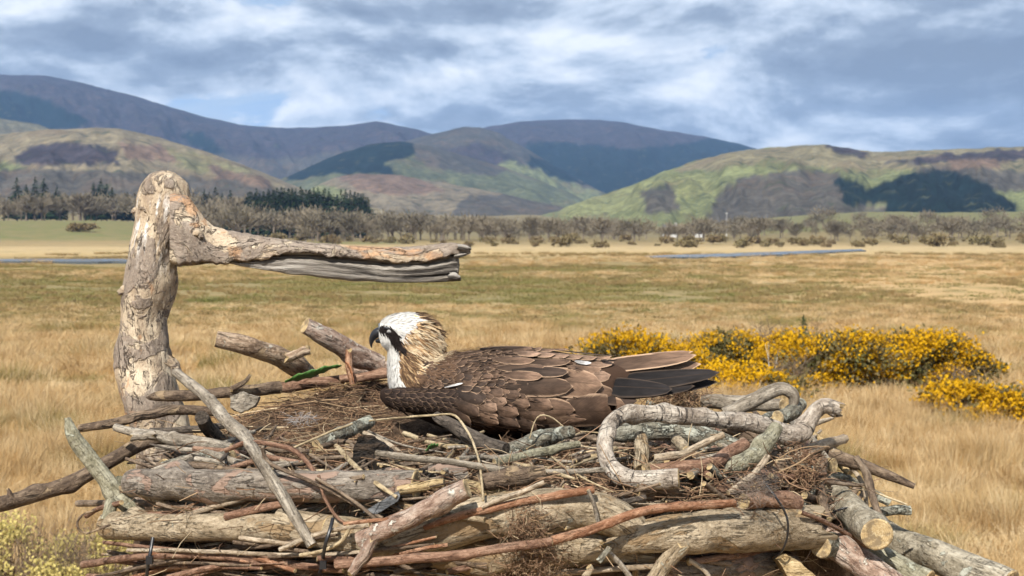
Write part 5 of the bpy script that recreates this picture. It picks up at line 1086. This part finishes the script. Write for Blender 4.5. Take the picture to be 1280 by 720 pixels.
m_feath, g = mat('contour feathers'); fu = g.attr('fuv'); s3 = g.n('ShaderNodeSeparateXYZ', {0: fu}); tint = g.attr('tint', 'Color')
sa = g.m('ABSOLUTE', s3.outputs[0]); tt = s3.outputs[1]
r = g.n('ShaderNodeObjectInfo').outputs['Random']
bv = g.n('ShaderNodeCombineXYZ', {0: g.m('MULTIPLY', g.m('SUBTRACT', tt, g.m('MULTIPLY', sa, .35)), 46.0), 1: g.m('MULTIPLY', s3.outputs[0], 2.0), 2: g.m('MULTIPLY', r, 40.0)}).outputs[0]
barb = g.noise(bv, 1.3, 4, .65); blot = g.noise(g.n('ShaderNodeCombineXYZ', {0: g.m('MULTIPLY', tt, 3.0), 1: s3.outputs[0], 2: g.m('MULTIPLY', r, 90.0)}).outputs[0], 1.6, 3)
edge = g.m('MAXIMUM', sa, g.mr(tt, .78, 1.0, 0, 1, False)); rim = g.m('MULTIPLY', g.mr(g.m('ADD', edge, g.m('MULTIPLY', g.m('SUBTRACT', barb, .5), .30)), .78, .97), s3.outputs[2])
c = g.mix(g.mr(barb, .35, .68, 0, .6), tint, g.mix(.5, tint, (.01, .006, .004)))
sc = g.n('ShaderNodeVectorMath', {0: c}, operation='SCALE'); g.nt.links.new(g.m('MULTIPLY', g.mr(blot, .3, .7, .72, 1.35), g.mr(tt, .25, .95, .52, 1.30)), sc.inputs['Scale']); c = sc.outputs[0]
c = g.mix(g.mr(sa, .06, .02, 0, .5), c, (.045, .028, .018)); c = g.mix(g.m('MULTIPLY', rim, .8), c, (.43, .29, .19))
g.out(c, .7, g.bump(barb, .5, .0015), .15)
FCOL = {'b': (.080, .050, .034), 'd': (.042, .028, .021), 't': (.185, .115, .075), 'k': (.013, .011, .011), 'w': (.50, .48, .46), 'r': (.215, .138, .094), 's': (.135, .083, .055), 'a': (.026, .016, .012)}
def hit(px, py):
    d_ = ray(px, py).normalized(); l, n_, i_, t_ = bvh.ray_cast(CO, d_); return (l, n_) if l is not None else (None, None)
def feather(name, b, t, W_, col, ob=.0012, ot=.004, dzb=None, dzt=None, rim=1.0, camb=.14, curve=0., point=0., nrow=9, tiltn=None):
    bx, by = b; tx, ty = t; hb = hit(bx, by) if dzb is None else (None, None); ht = hit(tx, ty) if dzt is None else (None, None)
    pb = hb[0] if hb[0] is not None else bp(bx, by, dzb if dzb is not None else -40)
    pt = ht[0] if ht[0] is not None else bp(tx, ty, dzt if dzt is not None else ((pb.y-BY)*F/BY))
    nb = hb[1] if hb[1] is not None else Vector((0, -1, .35)); nt_ = ht[1] if ht[1] is not None else nb
    if tiltn is not None: nb = nt_ = Vector(tiltn)
    nb, nt_ = nb.normalized(), nt_.normalized(); ax = pt-pb; V = []; UVs = []; cols = 5 if W_ < 18 else 7
    ww = W_*pb.y/F/2; xs = np.linspace(-1, 1, cols)
    for i in range(nrow):
        q = i/(nrow-1); qe = q; n_ = (nb*(1-q)+nt_*q).normalized(); c_ = pb+ax*q
        if dzb is None and dzt is None and 0 < i < nrow-1:
            h_, hn = hit(bx+(tx-bx)*q, by+(ty-by)*q)
            if h_ is not None: c_ = c_*.35+h_*.65
        c_ = c_+n_*(ob*(1-q)+ot*q); sd = ax.cross(n_).normalized(); c_ = c_+sd*(curve*ax.length*q*(1-q)*4)
        prof = min(1, .35+(q/.3)*.65) if q < .3 else 1.0
        tipq = .58-point*.9 if point < .5 else .30
        if q > tipq: e = (q-tipq)/(1-tipq); prof *= math.sqrt(max(0, 1-e*e)) if point < .5 else (1-e**1.6)
        prof = max(prof, .03)
        for s_ in xs: V.append(tuple(c_+sd*(s_*ww*prof)-n_*(camb*s_*s_*ww*prof*2))); UVs.append((s_, q, rim))
    Fc = [(i*cols+k, i*cols+k+1, (i+1)*cols+k+1, (i+1)*cols+k) for i in range(nrow-1) for k in range(cols-1)]
    cc = np.ones((len(V), 4)); cc[:, :3] = np.array(FCOL[col])*random.uniform(.82, 1.18)
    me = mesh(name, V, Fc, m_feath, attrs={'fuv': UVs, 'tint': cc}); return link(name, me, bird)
J = lambda a: random.uniform(-a, a)
def rows(name, x0, x1, y0, y1, dx, dy, L, W_, cols, ang=0., angy=0., ob=.001, ot=.0035, rim=1., test=None):
    k = 0; y = y0
    while y <= y1:
        x = x0+(dx/2 if k % 2 else 0)
        while x <= x1:
            if test is None or test(x, y):
                a = ang+angy*(y-y0)/(max(y1-y0, 1))+J(.12); l = L*(1+J(.12)); px, py = x+J(1.2), y+J(1.0)
                if hit(px, py)[0] is not None: feather(name, (px, py), (px+math.cos(a)*l, py+math.sin(a)*l), W_*(1+J(.12)), random.choice(cols), ob, ot+random.uniform(0, .001), rim=rim, nrow=7)
            x += dx
        y += dy; k += 1
top = lambda x: np.interp(x, [500, 525, 555, 595, 640, 690, 740, 780, 812], [458, 449, 442, 437.5, 435, 438, 447, 454, 458])
# flight feathers first, then coverts over them
for b, t, w, c, dzb, dzt, pt in [((752, 492), (896, 479), 24, 'k', -20, -14, .2), ((748, 482), (899, 467), 30, 'k', -26, -20, .2), ((752, 486), (880, 474), 26, 'k', -24, -18, .2), ((750, 490), (868, 484), 26, 'k', -32, -26, .2), ((745, 482), (840, 488), 30, 'k', -42, -36, .2), ((735, 488), (796, 503), 28, 'd', -48, -42, .2),
                               ((740, 470), (885, 476), 22, 'k', 20, 10, .2)]:
    feather('flight_feather', b, t, w, c, dzb=dzb, dzt=dzt, rim=.12, camb=.08, tiltn=(0, -.8, .6), nrow=14, point=.42)
for b, t, w, dzb, dzt in [((738, 470), (864, 462), 22, 6, 2), ((735, 466), (876, 457), 24, -2, -4), ((735, 460), (870, 446), 24, -8, -8), ((738, 455), (866, 441.5), 12, -2, -3)]:
    feather('tail_feather', b, t, w, 's', dzb=dzb, dzt=dzt, rim=1.2, camb=.06, tiltn=(0, -.72, .7), nrow=12)
big = [((690, 516), (786, 512), 44, 's', .001, .003), ((678, 496), (770, 495), 36, 't', .002, .005), ((668, 474), (750, 482), 40, 't', .003, .007), ((672, 534), (728, 541), 20, 'b', .001, .003),
       ((652, 518), (731, 522), 28, 't', .003, .006), ((640, 508), (717, 511), 28, 's', .004, .007), ((632, 484), (714, 484), 26, 'b', .005, .009), ((640, 466), (708, 469), 17, 'd', .007, .011),
       ((722, 468), (762, 470), 20, 'r', .001, .003), ((716, 456), (766, 456), 18, 'r', .002, .005), ((724, 450), (764, 449), 9, 't', .002, .005), ((708, 460), (750, 464), 18, 't', .003, .005),
       ((650, 456), (712, 457), 15, 'b', .006, .009), ((622, 462), (682, 464), 15, 'b', .006, .009), ((616, 452), (668, 456), 15, 's', .006, .009), ((628, 470), (678, 474), 14, 's', .006, .010)]
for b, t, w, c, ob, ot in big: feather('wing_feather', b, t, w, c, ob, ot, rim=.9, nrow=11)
for k in range(6): feather('wing_feather', (642+17*k, 443+1.1*k), (676+17*k, 448+1.2*k), 15, 'r', .005, .009, rim=.8)
feather('white_feather', (717, 456), (737, 461), 8, 'w', .008, .011, rim=0)
for b, t, w in (((628, 436.5), (715, 440), 9), ((690, 439), (770, 448), 9), ((600, 437), (672, 437), 9)): feather('wing_feather', b, t, w, 'd', .003, .004, rim=.5)
# looser, lighter coverts low on the wing
for b, t, w, c in [((556, 520), (602, 537), 22, 'd'), ((600, 532), (656, 542), 20, 'd'), ((628, 522), (672, 535), 24, 'b'), ((640, 512), (682, 521), 24, 's'), ((596, 518), (650, 530), 26, 'b'), ((582, 512), (624, 526), 30, 't'), ((606, 506), (648, 516), 26, 's'), ((622, 496), (662, 506), 24, 's'), ((650, 500), (690, 508), 22, 's'),
                   ((566, 500), (600, 517), 22, 'b'), ((584, 498), (622, 511), 26, 'r'), ((600, 492), (634, 503), 22, 'r'), ((570, 490), (606, 502), 20, 'd'), ((596, 484), (630, 494), 20, 'b'), ((560, 510), (590, 528), 20, 'b'), ((618, 486), (650, 495), 18, 'b')]:
    feather('wing_feather', b, t, w, c, .002, .0075, rim=.8, camb=.22)
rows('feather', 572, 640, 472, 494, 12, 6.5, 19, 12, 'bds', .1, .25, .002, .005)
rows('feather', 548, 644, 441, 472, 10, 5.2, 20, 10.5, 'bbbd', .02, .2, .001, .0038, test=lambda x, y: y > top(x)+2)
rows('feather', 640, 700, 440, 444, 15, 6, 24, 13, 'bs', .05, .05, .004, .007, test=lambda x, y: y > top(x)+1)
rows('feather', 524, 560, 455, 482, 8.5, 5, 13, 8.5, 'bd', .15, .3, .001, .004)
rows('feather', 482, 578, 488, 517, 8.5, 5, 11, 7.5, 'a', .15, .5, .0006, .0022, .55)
feather('white_feather', (556, 487), (580, 481), 3.2, 'w', .004, .006, rim=0)
# small soft feathers of the head and neck
me = body_me; nf = len(me.polygons); ctr = np.empty(nf*3, np.float32); me.polygons.foreach_get('center', ctr); ctr = ctr.reshape(-1, 3); nor = np.empty(nf*3, np.float32); me.polygons.foreach_get('normal', nor); nor = nor.reshape(-1, 3)
fx, fy = to_px(ctr); ok = (fx < 563) & (fy < 470+(560-fx)*.18) & (fy < 486) & (fx > 476)
ii = rng.choice(np.nonzero(ok)[0], 10500); pc_, nn, hx_, hy_ = ctr[ii]+rng.normal(0, .0008, (10500, 3)), nor[ii], fx[ii], fy[ii]
flow = np.stack([np.where(hy_ < 418, 1.0, .55+.3*(hx_-500)/50), np.zeros(10500), -np.where(hy_ < 405, -.05, np.where(hx_ < 498, 1.0, .55))], -1); flow[:, 0] = np.where((hx_ < 498) & (hy_ > 425), .12, flow[:, 0])
flow = flow+rng.normal(0, .16, (10500, 3)); flow = unit(flow-nn*(flow*nn).sum(1, keepdims=True))
crest = (hx_ > 520) & (hy_ < 432); Ls = (np.where(hy_ < 420, 6, np.where(hx_ < 500, 8, 11))*rng.uniform(.7, 1.3, 10500)+np.where(crest, 7*rng.random(10500), 0))*BY/F; lift = np.where(crest, .26, np.where((hx_ < 500) | (hy_ < 420), .02, .13))+rng.uniform(0, .06, 10500)
cols_ = plum(hx_, hy_, rng.random(10500))*rng.uniform(.82, 1.12, (10500, 1)); wd = np.where(hx_ < 500, .7, .8)*BY/F
V, Fc = blades(pc_+nn*.0003, pc_+nn*(.0005+lift[:, None]*Ls[:, None])+flow*Ls[:, None], unit(np.cross(flow, nn)), wd*np.ones(10500), 3, nn*(-.25*Ls[:, None]))
C = np.ones((len(V), 4)); C[:, :3] = np.repeat(cols_, 8, 0)
pl = link('head_plumage', mesh('head_plumage', V, Fc, m_plum, smooth=True, attrs={'tint': np.clip(C, 0, 1)}), bird); pl['kind'] = 'stuff'
# loose barbs over back and wing that soften the feather edges
ok = (fx > 522) & (rng.random(nf) < 1-.9*sm(fx, 590, 680)) & (fx < 720) & (fy < 545) & (nor[:, 1] < .5) & ~((fx < 590) & (fy > 482)); kk = 2300
ii = rng.choice(np.nonzero(ok)[0], kk); nn = nor[ii]; pc_ = ctr[ii]+rng.normal(0, .0008, (kk, 3))+nn*rng.uniform(.001, .006, (kk, 1))*np.clip((fx[ii]-522)/90, .3, 1)[:, None]
flow = np.stack([np.ones(kk), np.zeros(kk), -.12-.35*np.clip((fy[ii]-470)/60, 0, 1)], -1)+rng.normal(0, .13, (kk, 3)); flow = unit(flow-nn*(flow*nn).sum(1, keepdims=True)); Ls = rng.uniform(5, 14, kk)*BY/F
base_ = np.array([(.075, .047, .032), (.045, .030, .022), (.125, .080, .054), (.21, .14, .095)])[rng.choice(4, kk, p=[.42, .28, .22, .08])]*rng.uniform(.8, 1.2, (kk, 1))
V, Fc = blades(pc_, pc_+flow*Ls[:, None]+nn*.0006, unit(np.cross(flow, nn)), rng.uniform(.5, 1.1, kk)*BY/F, 3); C = np.ones((len(V), 4)); C[:, :3] = np.repeat(base_, 8, 0)
br = link('barbs', mesh('barbs', V, Fc, m_plum, attrs={'tint': C}), bird); br['kind'] = 'stuff'
# spiky crest feathers at the back of the crown
n = 130; q = rng.random(n); bx = 516+26*q+rng.normal(0, 2, n); by = 392+16*q+rng.normal(0, 3, n)+rng.random(n)*12; bz = rng.normal(0, 9, n)
b = np.array([tuple(bp(x, y, z)) for x, y, z in zip(bx, by, bz)]); t = np.array([tuple(bp(x+rng.uniform(9, 20), y+rng.uniform(0, 9), z*1.2)) for x, y, z in zip(bx, by, bz)])
V, Fc = blades(b, t, unit(np.cross(t-b, np.array([0, -1., .4])))*1.0, np.full(n, 1.2*BY/F), 3); cc = np.where(rng.random((n, 1)) < .72, np.array([[.045, .027, .018]]), np.array([[.55, .38, .21]])); C = np.ones((len(V), 4)); C[:, :3] = np.repeat(cc, 8, 0)
cr = link('crest', mesh('crest', V, Fc, m_plum, attrs={'tint': C}), bird); cr['kind'] = 'stuff'
# bill and eye
m_bill, g = mat('black horn bill'); g.out((.014, .014, .016), .28, None, .5)
m_cere, g = mat('blue grey cere'); g.out((.10, .115, .13), .45, None, .4)
m_lid, g = mat('pale eyelid'); g.out((.22, .21, .20), .5, None, .3)
def bill(name, pts, m, par=None, sides=14):
    V, Fc, SC, caps = tube([tuple(bp(a, b)) for a, b, _ in pts], [r_*BY/F for _, _, r_ in pts], sides, 26, 0, 1, ('r', 'r')); fs = [tuple(f) for f in Fc]; VV = [V]; o_ = len(V)
    for cv, cf, cs in caps: fs += [tuple(x+o_ for x in f) for f in cf]; VV.append(cv); o_ += len(cv)
    return link(name, mesh(name, np.concatenate(VV), fs, m), par or bird)
bk = bill('beak', [(482, 417, 7.6), (475, 415.5, 7.2), (469.5, 417.5, 6), (466, 422, 4.4), (464.2, 427, 2.9), (464, 431.5, 1.5), (464.8, 435, .4)], m_bill)
bill('lower_beak', [(483, 424, 4.8), (475, 425.5, 3.6), (469.5, 426.5, 2)], m_bill)
bill('cere', [(483, 412, 8.4), (478, 411.2, 8.6), (474.5, 411.6, 7.6)], m_cere, bk)
def blob(name, px, py, rx, ry, rz, m, side, par=None):
    bm = bmesh.new(); bmesh.ops.create_uvsphere(bm, u_segments=18, v_segments=12, radius=1); l, n_ = hit(px, py)
    base = l if side < 0 else Vector((l.x, 2*BY-l.y, l.z)); k = BY/F
    for v in bm.verts: v.co = Vector((v.co.x*rx*k, v.co.y*rz*k, v.co.z*ry*k))+base
    me = bpy.data.meshes.new(name); bm.to_mesh(me); bm.free(); me.materials.append(m); me.polygons.foreach_set('use_smooth', np.ones(len(me.polygons), bool)); return link(name, me, par or bird)
for sd in (-1, 1):
    ey = blob('eye', 487, 414.5, 3.6, 2.6, 1.8, m_lid, sd); blob('eye_line', 487, 415.8, 3.6, .6, 2.3, m_bill, sd, ey); blob('brow', 485.5, 410, 6, 1.5, 3, m_bill, sd)
